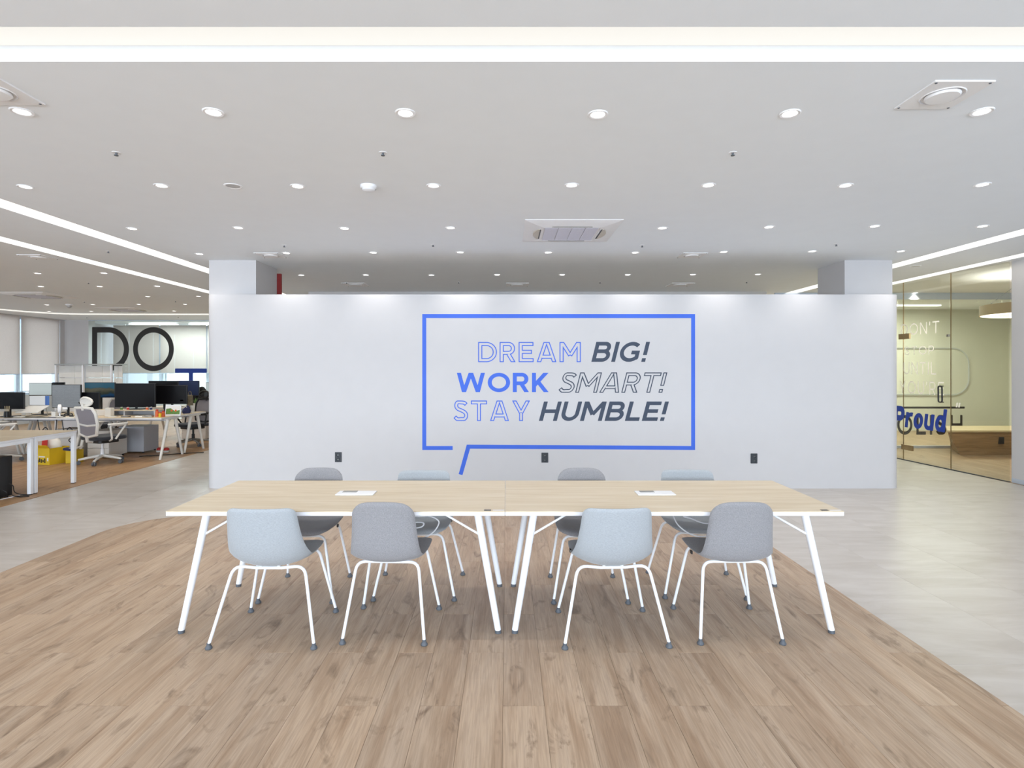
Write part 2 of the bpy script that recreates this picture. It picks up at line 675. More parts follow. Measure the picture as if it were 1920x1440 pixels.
full_plank = slab_mesh([(-PW / 2 + .0005, -PL / 2 + .0005), (PW / 2 - .0005, -PL / 2 + .0005), (PW / 2 - .0005, PL / 2 - .0005), (-PW / 2 + .0005, PL / 2 - .0005)], 0.0, 0.004, 0.0007).mesh('plank', 0)
full_plank.materials.append(M['plank'])
for k in range(-21, 13):
    xa = -0.0165 + k * PW
    off = 2.52 if k % 2 == 0 else 2.52 + PL / 2
    for j in range(-2, 5):
        ya = off + j * PL
        rect = [(xa + .0005, ya + .0005), (xa + PW - .0005, ya + .0005), (xa + PW - .0005, ya + PL - .0005), (xa + .0005, ya + PL - .0005)]
        p = clip_convex(rect, zone)
        if not p or ya + PL < 0.9:
            continue
        cx, cy = xa + PW / 2, ya + PL / 2
        inside = len(p) == 4 and abs(abs((p[0][0] - p[2][0]) * (p[0][1] - p[2][1])) - (PW - .001) * (PL - .001)) < 1e-5
        if inside:
            o = bpy.data.objects.new('plank', full_plank)
            C.objects.link(o)
            o.parent = floor
        else:
            o = slab_mesh([(x - cx, y - cy) for x, y in p], 0.0, 0.004, 0.0007).build('plank', M['plank'], floor, smooth=0)
        o.location = (cx, cy, 0)
# out of the frame, behind the last laid row, the same wood goes on as one sheet
MB().box(WX0, WX1, -5.5, 0.64, 0.0, 0.0035).build('wood_sheet', M['plank'], floor, smooth=0)

TS = 0.59
full_tile = slab_mesh([(-TS / 2 + .0006, -TS / 2 + .0006), (TS / 2 - .0006, -TS / 2 + .0006), (TS / 2 - .0006, TS / 2 - .0006), (-TS / 2 + .0006, TS / 2 - .0006)], -0.004, 0.0, 0.0006).mesh('floor_tile', 0)
full_tile.materials.append(M['tile'])
n_tiles = 0
for i in range(-15, 8):
    for j in range(-4, 16):
        x0, y0 = 2.82 + i * TS, 4.06 + j * TS
        x1, y1 = x0 + TS, y0 + TS
        if x0 < -5.9 or x0 > 6.6:
            continue
        if x0 > WX0 and x1 < WX1 and y1 < WY1 - 0.25:
            continue
        if y0 > 7.1 and -3.7 < x0 and x1 < 4.9:
            continue
        # keep what the frame, widened by a step to either side, can see
        ok = False
        for cx, cy in ((x0, y0), (x1, y0), (x0, y1), (x1, y1)):
            if cy > 1.9 and abs(cx * F / cy) < 1060 + 500 / cy and CAMH * F / cy < 800:
                ok = True
        if not ok:
            continue
        o = bpy.data.objects.new('floor_tile', full_tile)
        C.objects.link(o)
        o.parent = floor
        o.location = (x0 + TS / 2, y0 + TS / 2, 0)
        n_tiles += 1
MB().box(-5.9, 6.6, -5.5, 21.5, -0.004, -0.0012).build('tile_sheet', M['tile'], floor, smooth=0)
# office wood on the window side and in the glass room
MB().box(-13.0, -5.45, -5.5, 16.6, -0.004, 0.003).build('office_wood_floor', M['office_wood'], floor, smooth=0)
MB().prism([(6.60, 7.0), (XR, 7.0), (XR, 14.5), (6.2, 14.5), (6.47, 9.43)], -0.004, 0.003).build('lounge_wood_floor', M['lounge_wood'], floor, smooth=0)

# ------------------------------------------------------------------ ceiling with light coves
SL = [(-5.60, -5.385), (-4.415, -4.19), (5.20, 5.43), (6.30, 6.50)]    # slots that run away from the camera
FY0, FY1 = 2.335, 2.60                                                   # the slot across the front
SH = 0.072
cb = MB()
cb.box(-13.2, XR, -5.6, FY0, CEIL, CEIL + 0.2)
xs = [-13.2] + [v for s in SL for v in s] + [XR]
for a, b in zip(xs[0::2], xs[1::2]):
    cb.box(a, b, FY1, 21.6, CEIL, CEIL + 0.2)
cb.box(-13.2, XR, FY0, FY1, CEIL + SH + 0.012, CEIL + 0.2)
for a, b in SL:
    cb.box(a, b, FY1, 21.6, CEIL + SH + 0.012, CEIL + 0.2)
ceiling = structure(cb.build('ceiling', M['ceil'], smooth=0))


def strip(name, label, x0, x1, y0, y1):
    o = MB().box(x0, x1, y0, y1, CEIL + SH, CEIL + SH + 0.01).build(name, M['cove' if y1 - y0 < 1 else 'slot_light'], smooth=0)
    return tag(o, label, 'light strip')


strip('cove_light_strip', 'wide warm-white light cove crossing the ceiling nearest the camera', -13.0, XR - .1, FY0 + .005, FY1 - .005)
strip('cove_light_strip', 'straight light slot over the desks, farther from the white wall', SL[0][0] + .004, SL[0][1] - .004, FY1 + .01, 16.55)
strip('cove_light_strip', 'straight light slot over the aisle between desks and white wall', SL[1][0] + .004, SL[1][1] - .004, FY1 + .01, 16.55)
strip('cove_light_strip', 'light slot on the glass-room side, nearer the white wall', SL[2][0] + .004, SL[2][1] - .004, FY1 + .01, 16.55)
strip('cove_light_strip', 'light slot running along the top of the glass room front', SL[3][0] + .004, SL[3][1] - .004, FY1 + .01, 16.55)
# curved strip far over the desks
cp = [(-70, 573.5), (0, 579.6), (50, 584), (104, 587.4), (150, 588.5), (250, 588.9), (392, 588.9), (470, 588.9)]
mb = MB()
near = [on_ceiling(x, y - .9) for x, y in cp]
far = [on_ceiling(x, y + .9) for x, y in cp]
poly = [(p.x, p.y) for p in near] + [(p.x, p.y) for p in reversed(far)]
for i in range(len(cp) - 1):
    q = [near[i], near[i + 1], far[i + 1], far[i]]
    mb.prism([(p.x, p.y) for p in q], CEIL - 0.012, CEIL - 0.001)
tag(mb.build('curved_light_strip', M['cove'], smooth=0), 'thin curved light strip on the far ceiling in front of the meeting room', 'light strip')

# ------------------------------------------------------------------ walls
WALL_Y = 7.08
WXL, WXR, WTOP = -3.765, 4.925, 2.416


def rounded_rect(x0, x1, y0, y1, r, n=8):
    p = []
    for cx, cy, a0 in ((x1 - r, y0 + r, -PI / 2), (x1 - r, y1 - r, 0), (x0 + r, y1 - r, PI / 2), (x0 + r, y0 + r, PI)):
        for k in range(n + 1):
            a = a0 + PI / 2 * k / n
            p.append((cx + r * math.cos(a), cy + r * math.sin(a)))
    return p


structure(MB().prism(rounded_rect(WXL, WXR, WALL_Y, WALL_Y + 0.30, 0.149, 10), 0, WTOP).build('wall_center', M['wall'], smooth=0.5))
structure(MB().box(-3.866, -3.256, 7.39, 8.06, 0, CEIL).build('wall_pillar_left', M['wall'], smooth=0))
structure(MB().box(4.39, 5.01, 7.39, 8.03, 0, CEIL).build('wall_pillar_right', M['wall'], smooth=0))
structure(MB().box(-3.64, 4.77, 10.44, 12.5, 0, CEIL).build('wall_core', M['wall'], smooth=0))
structure(MB().box(-3.6, XR, 16.6, 16.8, 0, CEIL).build('wall_far', M['wall'], smooth=0))
structure(MB().box(-13.0, -12.2, 16.6, 16.85, 0, CEIL).build('wall_pier', M['wall'], smooth=0))
structure(MB().box(6.62, 6.85, -5.4, 7.46, 0, CEIL).build('wall_right', M['wall'], smooth=0))
structure(MB().box(6.612, 6.622, -5.4, 7.45, 0, 0.06).build('baseboard_right', M['alu'], smooth=0))
structure(MB().box(XR, XR + .2, -5.4, 21.6, 0, CEIL).build('wall_outer_right', M['room_wall'], smooth=0))
# window front behind the photographer
w = MB()
w.box(-13.2, XR, -5.6, -5.4, 0, 0.25).box(-13.2, XR, -5.6, -5.4, 2.75, CEIL)
edges = [-13.2] + [v for b in BAYS for v in b] + [XR]
for a, b in zip(edges[0::2], edges[1::2]):
    w.box(a, b, -5.6, -5.4, 0.25, 2.75)
structure(w.build('wall_rear', M['wall'], smooth=0))

# the red board behind the left pillar
tag(MB().box(-3.33, -3.205, 8.07, 8.12, 1.2, 2.84).build('red_board', M['red'], bevel=0.004), 'dark red board standing against the back of the pillar', 'board')

# left window wall: sill wall, frames, panes, roller blinds
LX = -12.9
lw = MB()
lw.box(LX - .25, LX, -5.6, 21.6, 0, 0.78).box(LX - .25, LX, -5.6, 21.6, 2.86, CEIL + 0.2)
lw.box(LX - .25, LX, -5.6, -0.7, 0.78, 2.86).box(LX - .25, LX, 16.43, 21.6, 0.78, 2.86)
structure(lw.build('wall_left', M['wall'], smooth=0))


def window(n, x0, y0, x1, y1, z0, z1, blind_z, inward, label):
    """a glazed bay between two floor points, its frame, pane and roller blind"""
    a, b = Vector((x0, y0, 0)), Vector((x1, y1, 0))
    d = (b - a)
    L = d.length
    ang = math.atan2(d.y, d.x)
    e = bpy.data.objects.new('window_%d' % n, None)
    e.empty_display_size = .1
    C.objects.link(e)
    e.location = a
    e.rotation_euler = (0, 0, ang)
    structure(e)
    fr = MB()
    t = 0.055
    fr.box(0, L, -.03, .03, z0, z0 + t).box(0, L, -.03, .03, z1 - t, z1)
    fr.box(0, t, -.03, .03, z0 + t, z1 - t).box(L - t, L, -.03, .03, z0 + t, z1 - t)
    fr.box(t + .03, L - t - .03, -.02, .02, z0 + t + .02, z0 + t + .05)
    fr.box(t + .06, t + .10, -.02, .02, z0 + t, z1 - t)
    fr.build('window_frame', M['alu'], e, smooth=0)
    MB().box(t, L - t, -.004, .004, z0 + t, z1 - t).build('pane', M['win_glass'], e, smooth=0)
    bl = MB()
    s = inward * 0.10
    bl.box(0.012, L - .012, s - .002, s + .002, blind_z, z1 + .02)
    bo = bl.build('roller_blind', M['blind'], e, smooth=0)
    MB().tube([(0.012, s, blind_z), (L - .012, s, blind_z)], .012, 8).build('bottom_bar', M['alu'], bo)
    return e


k = 1
step = 1.335
y = 16.43
while y > -0.5:
    window(k, LX - .1, y - step + .01, LX - .1, y - .01, 0.78, 2.86, 1.335, -1, '')
    y -= step
    k += 1

# meeting room behind the DO glass
x = -12.7
while x < -4.2:
    window(k, x, 18.45, x + 1.5, 18.45, 0.6, 2.86, 1.33, -1, '')
    x += 1.52
    k += 1
structure(MB().box(-13.2, -3.4, 18.5, 18.7, 0, 0.6).build('wall_meeting_sill', M['wall'], smooth=0))
structure(MB().box(-3.6, -3.4, 16.8, 18.7, 0, CEIL).build('wall_meeting_side', M['wall'], smooth=0))

gp = thing('glass_partition', 'clear glass partition of the far meeting room with large DO lettering', 'glass wall', (0, 16.6, 0))
gx = [-12.2, -11.12, -9.9, -8.75, -7.6, -6.4, -5.0, -3.6]
for a, b in zip(gx, gx[1:]):
    MB().box(a + .004, b - .004, -.006, .006, 0.02, CEIL - .02).build('glass_panel', M['glass'], gp, smooth=0)
MB().box(gx[0], gx[-1], -.02, .02, 0, .02).box(gx[0], gx[-1], -.02, .02, CEIL - .02, CEIL).build('channel', M['alu'], gp, smooth=0)
for i, (a, b, nm) in enumerate(((245, 331, 'middle of the far meeting room ceiling'), (357, 440, 'far meeting room ceiling, partly behind the white wall'))):
    p, q = at(a, 608, 17.6), at(b, 608, 17.6)
    o = MB().box(p.x, q.x, 17.5, 17.7, CEIL - .06, CEIL - .03).build('linear_lamp', emit('linear_lamp_glow', (.95, .98, 1, 1), 2.5), bevel=.004)
    tag(o, 'long white ceiling lamp, ' + nm, 'lamp', 'lamps of the far meeting room')

area_light('linear_lamp_light', (-8.5, 17.5, 2.82), (0, 0, 0), 5, .6, 150, (.86, .97, 1))

# apartment blocks outside
for (x, y, w_, d_, h_, lab) in ((-95, 150, 22, 14, 60, 'tallest pale apartment block outside, behind the DO glass'), (-128, 130, 24, 14, 48, 'pale apartment block outside the corner windows'),
                                (-62, 160, 20, 14, 44, 'lower pale apartment block seen under the blue T'), (-150, 108, 14, 22, 52, 'pale apartment block outside the blinds of the desk area')):
    b = thing('apartment_building', lab, 'building', (x, y, -34), 0.15, 'apartment blocks outside the windows')
    MB().box(-w_ / 2, w_ / 2, -d_ / 2, d_ / 2, 0, h_).build('facade', M['facade'], b, smooth=0)
    MB().box(-w_ / 5, w_ / 5, -d_ / 4, d_ / 4, h_, h_ + 4).build('roof_house', M['wall'], b, smooth=0)

# ------------------------------------------------------------------ lettering: glyphs drawn from strokes on a distance field
def arc(cx, cy, rx, ry, a0, a1, n=28):
    return [(cx + rx * math.cos(math.radians(a0 + (a1 - a0) * i / n)), cy + ry * math.sin(math.radians(a0 + (a1 - a0) * i / n))) for i in range(n + 1)]


def spline(pts, n=6):
    out = []
    P = [pts[0]] + list(pts) + [pts[-1]]
    for i in range(1, len(P) - 2):
        for j in range(n):
            t = j / n
            out.append(tuple(0.5 * ((2 * P[i][c]) + (-P[i - 1][c] + P[i + 1][c]) * t + (2 * P[i - 1][c] - 5 * P[i][c] + 4 * P[i + 1][c] - P[i + 2][c]) * t * t
                                    + (-P[i - 1][c] + 3 * P[i][c] - 3 * P[i + 1][c] + P[i + 2][c]) * t ** 3) for c in (0, 1)))
    out.append(tuple(pts[-1]))
    return out


def glyph(ch, t):
    """(width, strokes); a stroke is a list of centre-line points, cap height 1"""
    k = t / 2
    if ch == 'A':
        return .98, [[(-.0 + k * .9, -.1), (.49, 1.12)], [(.98 - k * .9, -.1), (.49, 1.12)], [(.22, .27), (.76, .27)]]
    if ch == 'B':
        return .82, [[(k, 0), (k, 1)], [(k, 1 - k)] + arc(.48, (1.53 - k) / 2, .29 - k, (.47 - k) / 2, 90, -90) + [(k, .53)], [(k, .53)] + arc(.48, (.53 + k) / 2, .34 - k, (.53 - k) / 2, 90, -90) + [(k, k)]]
    if ch == 'D':
        return .90, [[(k, 0), (k, 1)], [(k, 1 - k)] + arc(.40, .5, .50 - k, .5 - k, 90, -90) + [(k, k)]]
    if ch == 'E':
        return .72, [[(k, 0), (k, 1)], [(k, 1 - k), (.71, 1 - k)], [(k, .51), (.64, .51)], [(k, k), (.72, k)]]
    if ch == 'G':
        return 1.0, [arc(.52, .5, .52 - k, .5 - k, 46, 318, 40) + [(.94 - k, .20), (.94 - k, .47)], [(.55, .47), (.94, .47)]]
    if ch == 'H':
        return .84, [[(k, 0), (k, 1)], [(.84 - k, 0), (.84 - k, 1)], [(k, .5), (.84 - k, .5)]]
    if ch == 'I':
        return t, [[(k, 0), (k, 1)]]
    if ch == 'K':
        return .82, [[(k, 0), (k, 1)], [(k, .32), (.86 - k, 1.12)], [(.30, .52), (.84 - k, -.1)]]
    if ch == 'L':
        return .66, [[(k, 0), (k, 1)], [(k, k), (.66, k)]]
    if ch == 'M':
        return 1.02, [[(k, 0), (k, 1)], [(1.02 - k, 0), (1.02 - k, 1)], [(k * .9, 1.02), (.51, .33)], [(1.02 - k * .9, 1.02), (.51, .33)]]
    if ch == 'N':
        return .86, [[(k, 0), (k, 1)], [(.86 - k, 0), (.86 - k, 1)], [(k * .9, 1.02), (.86 - k * .9, -.02)]]
    if ch == 'O':
        return 1.06, [arc(.53, .5, .53 - k, .5 - k, 0, 360, 56)]
    if ch == 'P':
        return .72, [[(k, 0), (k, 1)], [(k, 1 - k)] + arc(.42, .68, .30 - k, .32 - k, 90, -90) + [(k, .36 + k)]]
    if ch == 'R':
        return .78, [[(k, 0), (k, 1)], [(k, 1 - k)] + arc(.43, .68, .31 - k, .32 - k, 90, -90) + [(k, .36 + k)], [(.40, .44), (.74 - k * .3, -.1)]]
    if ch == 'S':
        return .72, [spline([(.62, .80), (.52, .885), (.36, 1 - k), (.18, .90), (.12, .74), (.20, .60), (.37, .52), (.55, .42), (.62, .27), (.54, .11), (.36, k), (.19, .09), (.05, .21)])]
    if ch == 'T':
        return .80, [[(0, 1 - k), (.80, 1 - k)], [(.40, 0), (.40, 1 - k)]]
    if ch == 'U':
        return .82, [[(k, 1)] + arc(.41, .40, .41 - k, .40 - k, 180, 360) + [(.82 - k, 1)]]
    if ch == 'W':
        return 1.34, [[(k * .8, 1.1), (.37, -.12)], [(.32, -.06), (.67, 1.02)], [(.67, 1.02), (1.02, -.06)], [(.97, -.12), (1.34 - k * .8, 1.1)]]
    if ch == 'Y':
        return .90, [[(k * .6, 1.1), (.45, .38)], [(.90 - k * .6, 1.1), (.45, .38)], [(.45, 0), (.45, .44)]]
    if ch == '!':
        return t * 1.1, [[(k, .34), (k, 1)], [(k, 0), (k, t)]]
    if ch == "'":
        return t * 1.1, [[(k * .7, .68), (k * 1.2, 1)]]
    if ch == '"':
        return t * 2.6, [[(k, .66), (k * 1.1, 1)], [(k + t * 1.5, .66), (k * 1.1 + t * 1.5, 1)]]
    if ch == 'r':
        return .44, [[(k, 0), (k, .72)], [(k, .36)] + arc(.36, .40, .36 - k, .32 - k, 175, 75, 14)]
    if ch == 'o':
        return .58, [arc(.29, .36, .29 - k, .36 - k, 0, 360, 40)]
    if ch == 'u':
        return .56, [[(k, .72)] + arc(.28, .28, .28 - k, .28 - k, 180, 340) + [(.56 - k, .3)], [(.56 - k, 0), (.56 - k, .72)]]
    if ch == 'd':
        return .58, [arc(.28, .36, .28 - k, .36 - k, 0, 360, 40), [(.58 - k, 0), (.58 - k, 1)]]
    return .3, []


def glyph_mesh(ch, t, outline=0.0, res=0.0125, only=None):
    """flat faces in the unit (x right, y up) plane"""
    wd, strokes = glyph(ch, t)
    if only is not None:
        strokes = [strokes[only]]
    pad = .06
    gx_ = np.arange(-pad, wd + pad + res, res)
    gy_ = np.arange(-pad, 1 + pad + res, res)
    X, Y = np.meshgrid(gx_, gy_)
    S = np.full(X.shape, 9.0)
    for st in strokes:
        d = np.full(X.shape, 9.0)
        for (ax, ay), (bx, by) in zip(st, st[1:]):
            ux, uy = bx - ax, by - ay
            L2 = ux * ux + uy * uy
            if L2 < 1e-12:
                continue
            q = np.clip(((X - ax) * ux + (Y - ay) * uy) / L2, 0, 1)
            d = np.minimum(d, np.hypot(X - ax - q * ux, Y - ay - q * uy))
        d = d - t / 2
        if math.hypot(st[0][0] - st[-1][0], st[0][1] - st[-1][1]) > 1e-6:
            for e, i in ((st[0], st[1]), (st[-1], st[-2])):
                ox, oy = e[0] - i[0], e[1] - i[1]
                L = math.hypot(ox, oy)
                pl = ((X - e[0]) * ox + (Y - e[1]) * oy) / L
                nearby = np.hypot(X - e[0], Y - e[1]) < t * .9
                d = np.where(nearby, np.maximum(d, pl), d)
        S = np.minimum(S, d)
    S = np.maximum(S, np.maximum(-Y, Y - 1))
    if outline:
        S = np.maximum(S, -S - outline)
    mb = MB()
    ny, nx = S.shape
    ins = S < 0
    for r in range(ny - 1):
        c = 0
        while c < nx - 1:
            cn = [ins[r, c], ins[r, c + 1], ins[r + 1, c + 1], ins[r + 1, c]]
            if all(cn):
                c2 = c
                while c2 < nx - 1 and ins[r, c2] and ins[r, c2 + 1] and ins[r + 1, c2 + 1] and ins[r + 1, c2]:
                    c2 += 1
                mb.face([(gx_[c], gy_[r], 0), (gx_[c2], gy_[r], 0), (gx_[c2], gy_[r + 1], 0), (gx_[c], gy_[r + 1], 0)])
                c = c2
                continue
            if any(cn):
                cs = [(gx_[c], gy_[r], S[r, c]), (gx_[c + 1], gy_[r], S[r, c + 1]), (gx_[c + 1], gy_[r + 1], S[r + 1, c + 1]), (gx_[c], gy_[r + 1], S[r + 1, c])]
                pg = []
                for i in range(4):
                    p, q = cs[i], cs[(i + 1) % 4]
                    if p[2] < 0:
                        pg.append((p[0], p[1], 0))
                    if (p[2] < 0) != (q[2] < 0):
                        tt = p[2] / (p[2] - q[2])
                        pg.append((p[0] + tt * (q[0] - p[0]), p[1] + tt * (q[1] - p[1]), 0))
                if len(pg) >= 3:
                    mb.face(pg)
            c += 1
    return wd, mb


def word(text, parent, mat, frame, box, t, outline=0.0, slant=0.0, gap=.16, res=0.0125, name='letter'):
    """letters laid into box (u0, v0, u1, v1) of a plane; frame(u, v) gives the 3-D point"""
    glyphs, x = [], 0.0
    for ch in text:
        for only in ((0, 1) if ch in '!"' else (None,)):        # the stroke and the dot are pieces of their own
            wd, mb = glyph_mesh(ch, t, outline, res, only)
            glyphs.append((x, mb))
        x += wd + gap
    total = x - gap + slant
    u0, v0, u1, v1 = box
    sx, sy = (u1 - u0) / total, (v1 - v0)
    for gx0, mb in glyphs:
        mb.v = [tuple(frame(u0 + (gx0 + a + slant * b) * sx, v0 + b * sy)) for a, b, _ in mb.v]
        mb.build(name, mat, parent, smooth=0)


MPX = WALL_Y / F
LY = WALL_Y - 0.0015


def wall_uv(px, py):
    return ((px - VX) * MPX, CAMH - (py - VY) * MPX)


wall_frame = lambda u, v: (u, LY, v)
decal = thing('wall_decal', 'blue speech bubble slogan DREAM BIG! WORK SMART! STAY HUMBLE! on the white wall', 'wall graphic', (0, 0, 0))
bb = MB()


def bar(pts):
    q = []
    for p in pts:
        u, v = wall_uv(*p)
        q.append((u, LY, v))
    bb.extrude(q, (0, 0.0014, 0))


T_ = 7.4
bar([(791.8, 589), (1303.3, 589), (1303.3, 589 + T_), (791.8, 589 + T_)])
bar([(791.8, 589 + T_), (791.8 + T_, 589 + T_), (791.8 + T_, 836.3), (791.8, 836.3)])
bar([(1303.3 - T_, 589 + T_), (1303.3, 589 + T_), (1303.3, 843.7), (1303.3 - T_, 843.7)])
bar([(791.8, 836.3), (848.8, 836.3), (848.8, 843.7), (791.8, 843.7)])
bar([(875.2, 833.6), (1303.3 - T_, 836.3), (1303.3 - T_, 843.7), (881.4, 841.2)])
bar([(875.2, 833.6), (881.4, 841.2), (867.2, 890.8), (860.0, 889.0)])
bb.build('speech_bubble_outline', M['blue'], decal, smooth=0)
for text, mat, x0, y0, x1, y1, t, ol, sl in (
        ('DREAM', M['blue'], 896.5, 641.3, 1089, 679.0, .20, .046, 0), ('BIG!', M['navy'], 1108.7, 641.0, 1219.5, 678.5, .185, 0, .24),
        ('WORK', M['blue'], 856.5, 699.0, 1029.8, 735.2, .19, 0, 0), ('SMART!', M['navy'], 1046.2, 698.3, 1252, 736.4, .18, .046, .24),
        ('STAY', M['blue'], 850.8, 751.0, 994, 789.4, .19, .046, 0), ('HUMBLE!', M['navy'], 1010.3, 752.8, 1255, 789.2, .185, 0, .24)):
    wp = empty_part('slogan_word', decal)
    u0, v1 = wall_uv(x0, y0)
    u1, v0 = wall_uv(x1, y1)
    word(text, wp, mat, wall_frame, (u0, v0, u1, v1), t, ol, sl, gap=.13 if text != 'SMART!' else .08, res=.0125 if not ol else .011)

# DO and T on the far glass
GPX = 16.6 / F
gfr = lambda u, v: (u, -.009, v)
for text, mat, x0, y0, x1, y1, t in (('D', M['black_vinyl'], 173, 613.3, 242.3, 696, .125), ('O', M['black_vinyl'], 249.8, 613.3, 326.3, 696, .125), ('T', M['deep_blue'], 328.5, 691, 388, 768, .105)):
    word(text, gp, mat, gfr, ((x0 - VX) * GPX, CAMH - (y1 - VY) * GPX, (x1 - VX) * GPX, CAMH - (y0 - VY) * GPX), t)

# ------------------------------------------------------------------ outlets on the white wall
for px, py, nm in ((634.5, 857, 'left of the speech bubble'), (1021.5, 858, 'under the speech bubble'), (1413.5, 859.5, 'right of the speech bubble')):
    u, v = wall_uv(px, py)
    o = thing('wall_outlet', 'black double power outlet ' + nm, 'outlet', (u, WALL_Y, v), 0, 'black outlets along the white wall')
    MB().box(-.042, .042, -.009, -.0005, -.062, .062).build('cover_plate', M['dark_grey'], o, bevel=.004)
    for s in (-1, 1):
        f = MB().lathe([(0, .0), (.02, .0), (.022, .003), (.022, .006)], (0, 0, 0), 16)
        f.v = [(a, -.0085 - c, b + s * .028) for a, b, c in f.v]
        so = f.build('socket', M['black'], o)
        h = MB()
        for q in (-1, 1):
            h.box(q * .007 - .002, q * .007 + .002, -.0154, -.0143, s * .028 - .003, s * .028 + .003)
        h.build('socket_holes', M['steel'], so, smooth=0)

# ------------------------------------------------------------------ ceiling fixtures
ORD = ['first', 'second', 'third', 'fourth', 'fifth', 'sixth', 'seventh', 'eighth', 'ninth', 'tenth']
trim_me = MB().lathe([(.036, .004), (.040, -.004), (.052, -.006), (.056, -.003), (.056, .0)], (0, 0, 0), 24).mesh('trim_ring')
trim_me.materials.append(M['ac'])
lens_me = MB().lathe([(0, -.001), (.037, -.001), (.037, .003)], (0, 0, 0), 20).mesh('lens')
lens_me.materials.append(M['lens'])
spot_d = bpy.data.lights.new('downlight_beam', 'SPOT')
spot_d.energy = SPOT_W
spot_d.color = (1.0, 0.965, 0.92)
spot_d.spot_size = math.radians(108)
spot_d.spot_blend = 1.0
spot_d.shadow_soft_size = 0.035


office_d = spot_d.copy()
office_d.name = 'office_downlight_beam'
office_d.energy = OFFICE_W
office_d.color = (1.0, 0.90, 0.77)


def downlight(loc, label, group, beam=None):
    o = thing('downlight', label, 'downlight', loc, 0, group)
    for nm, me in (('trim_ring', trim_me), ('lens', lens_me)):
        c = bpy.data.objects.new(nm, me)
        C.objects.link(c)
        c.parent = o
    s = bpy.data.objects.new('downlight_beam', beam or spot_d)
    C.objects.link(s)
    s.parent = o
    s.location = (0, 0, -.015)


rows = [
    ('in the row nearest the front light cove', [(41, 209), (400, 210), (760, 211.5), (1121, 214), (1481, 212.5), (1841, 209)]),
    ('in the second row from the front light cove', [(48, 350), (303, 348), (558, 349), (813, 348), (1072, 347), (1328, 347), (1585, 347.5), (1842, 346)]),
    ('in the third row, level with the air conditioner', [(248, 428.5), (447, 427), (646, 428), (845, 427), (1242, 427.5), (1442, 425.5), (1640, 424), (1842, 424)]),
    ('in the row just before the white wall', [(374, 476), (537, 474.2), (700, 473.6), (863, 473), (1028, 473.3), (1191, 473.5), (1357, 472), (1523, 471), (1689, 471)]),
    ('in the row behind the white wall', [(565, 515.7), (686, 515.4), (809, 515.6), (932, 515), (1054, 515), (1177, 515), (1299, 514.7), (1421, 514.3)]),
    ('above the desks, just past the light slots', [(71, 512.5), (195, 512)]),
    ('in the second desk row past the light slots', [(77, 537), (187, 537), (295, 536.5)]),
    ('beside the air conditioners over the desks', [(277, 556), (372, 555.5)]),
    ('in the last full row over the desks', [(88, 571.5), (174, 571), (260, 570.6), (347, 570.5)]),
    ('along the curved light strip', [(92, 583.8), (171, 583.3), (326.5, 583)]),
    ('inside the glass room', [(1679, 551), (1716.6, 548.7)]),
]
for desc, pts in rows:
    for i, (px, py) in enumerate(pts):
        downlight(on_ceiling(px, py), 'round recessed downlight, %s from the left %s' % (ORD[i], desc), 'recessed downlights', office_d if py > 490 else None)

# downlights added outside the frame to brighten the desk side and left aisle
for j, yy in enumerate((1.5, 4.2, 6.9)):
    for i, xx in enumerate((-6.5, -8.8, -11.2)):
        if (xx * F / yy if yy > 0 else -9999) < -1010:
            downlight((xx, yy, CEIL), 'added out-of-frame downlight over the near desks, %s row, %s from the aisle' % (ORD[j], ORD[i]), 'added out-of-frame downlights over the near desks', office_d)

cap_me = MB().lathe([(0, .0), (.036, .0), (.036, -.004), (.011, -.005)], (0, 0, 0), 16).mesh('escutcheon')
cap_me.materials.append(M['ac'])
head_me = MB().lathe([(.011, -.005), (.009, -.022), (.018, -.024), (.018, -.029), (0, -.03)], (0, 0, 0), 12).mesh('sprinkler_head')
head_me.materials.append(M['glide'])
for px, py, d in ((218, 286, 'near ceiling, above the desk aisle'), (718, 286, 'near ceiling, above the smoke detector'), (1374, 286, 'near ceiling, right of centre'),
                  (203, 471, 'between the two light slots over the desks'), (533, 460, 'beside the square diffuser at the left pillar'), (812, 459, 'left of the ceiling air conditioner'),
                  (1204, 460, 'right of the ceiling air conditioner'), (1568, 458, 'before the right pillar'), (166, 530, 'past the second light slot'),
                  (158, 565.6, 'right of the air conditioner over the desks'), (329, 564.7, 'near the white wall end of the desk area'), (650, 529.5, 'leftmost behind the white wall'),
                  (860, 529, 'second from the left behind the white wall'), (1125, 529, 'third from the left behind the white wall'), (1400, 528.5, 'rightmost behind the white wall'),
                  (163, 595, 'left one past the curved light strip'), (334, 594.5, 'right one past the curved light strip')):
    o = thing('sprinkler', 'small ceiling sprinkler head, ' + d, 'sprinkler', on_ceiling(px, py), 0, 'ceiling sprinklers')
    o.scale = (.72, .72, .72)
    for nm, me in (('escutcheon', cap_me), ('sprinkler_head', head_me)):
        c = bpy.data.objects.new(nm, me)
        C.objects.link(c)
        c.parent = o

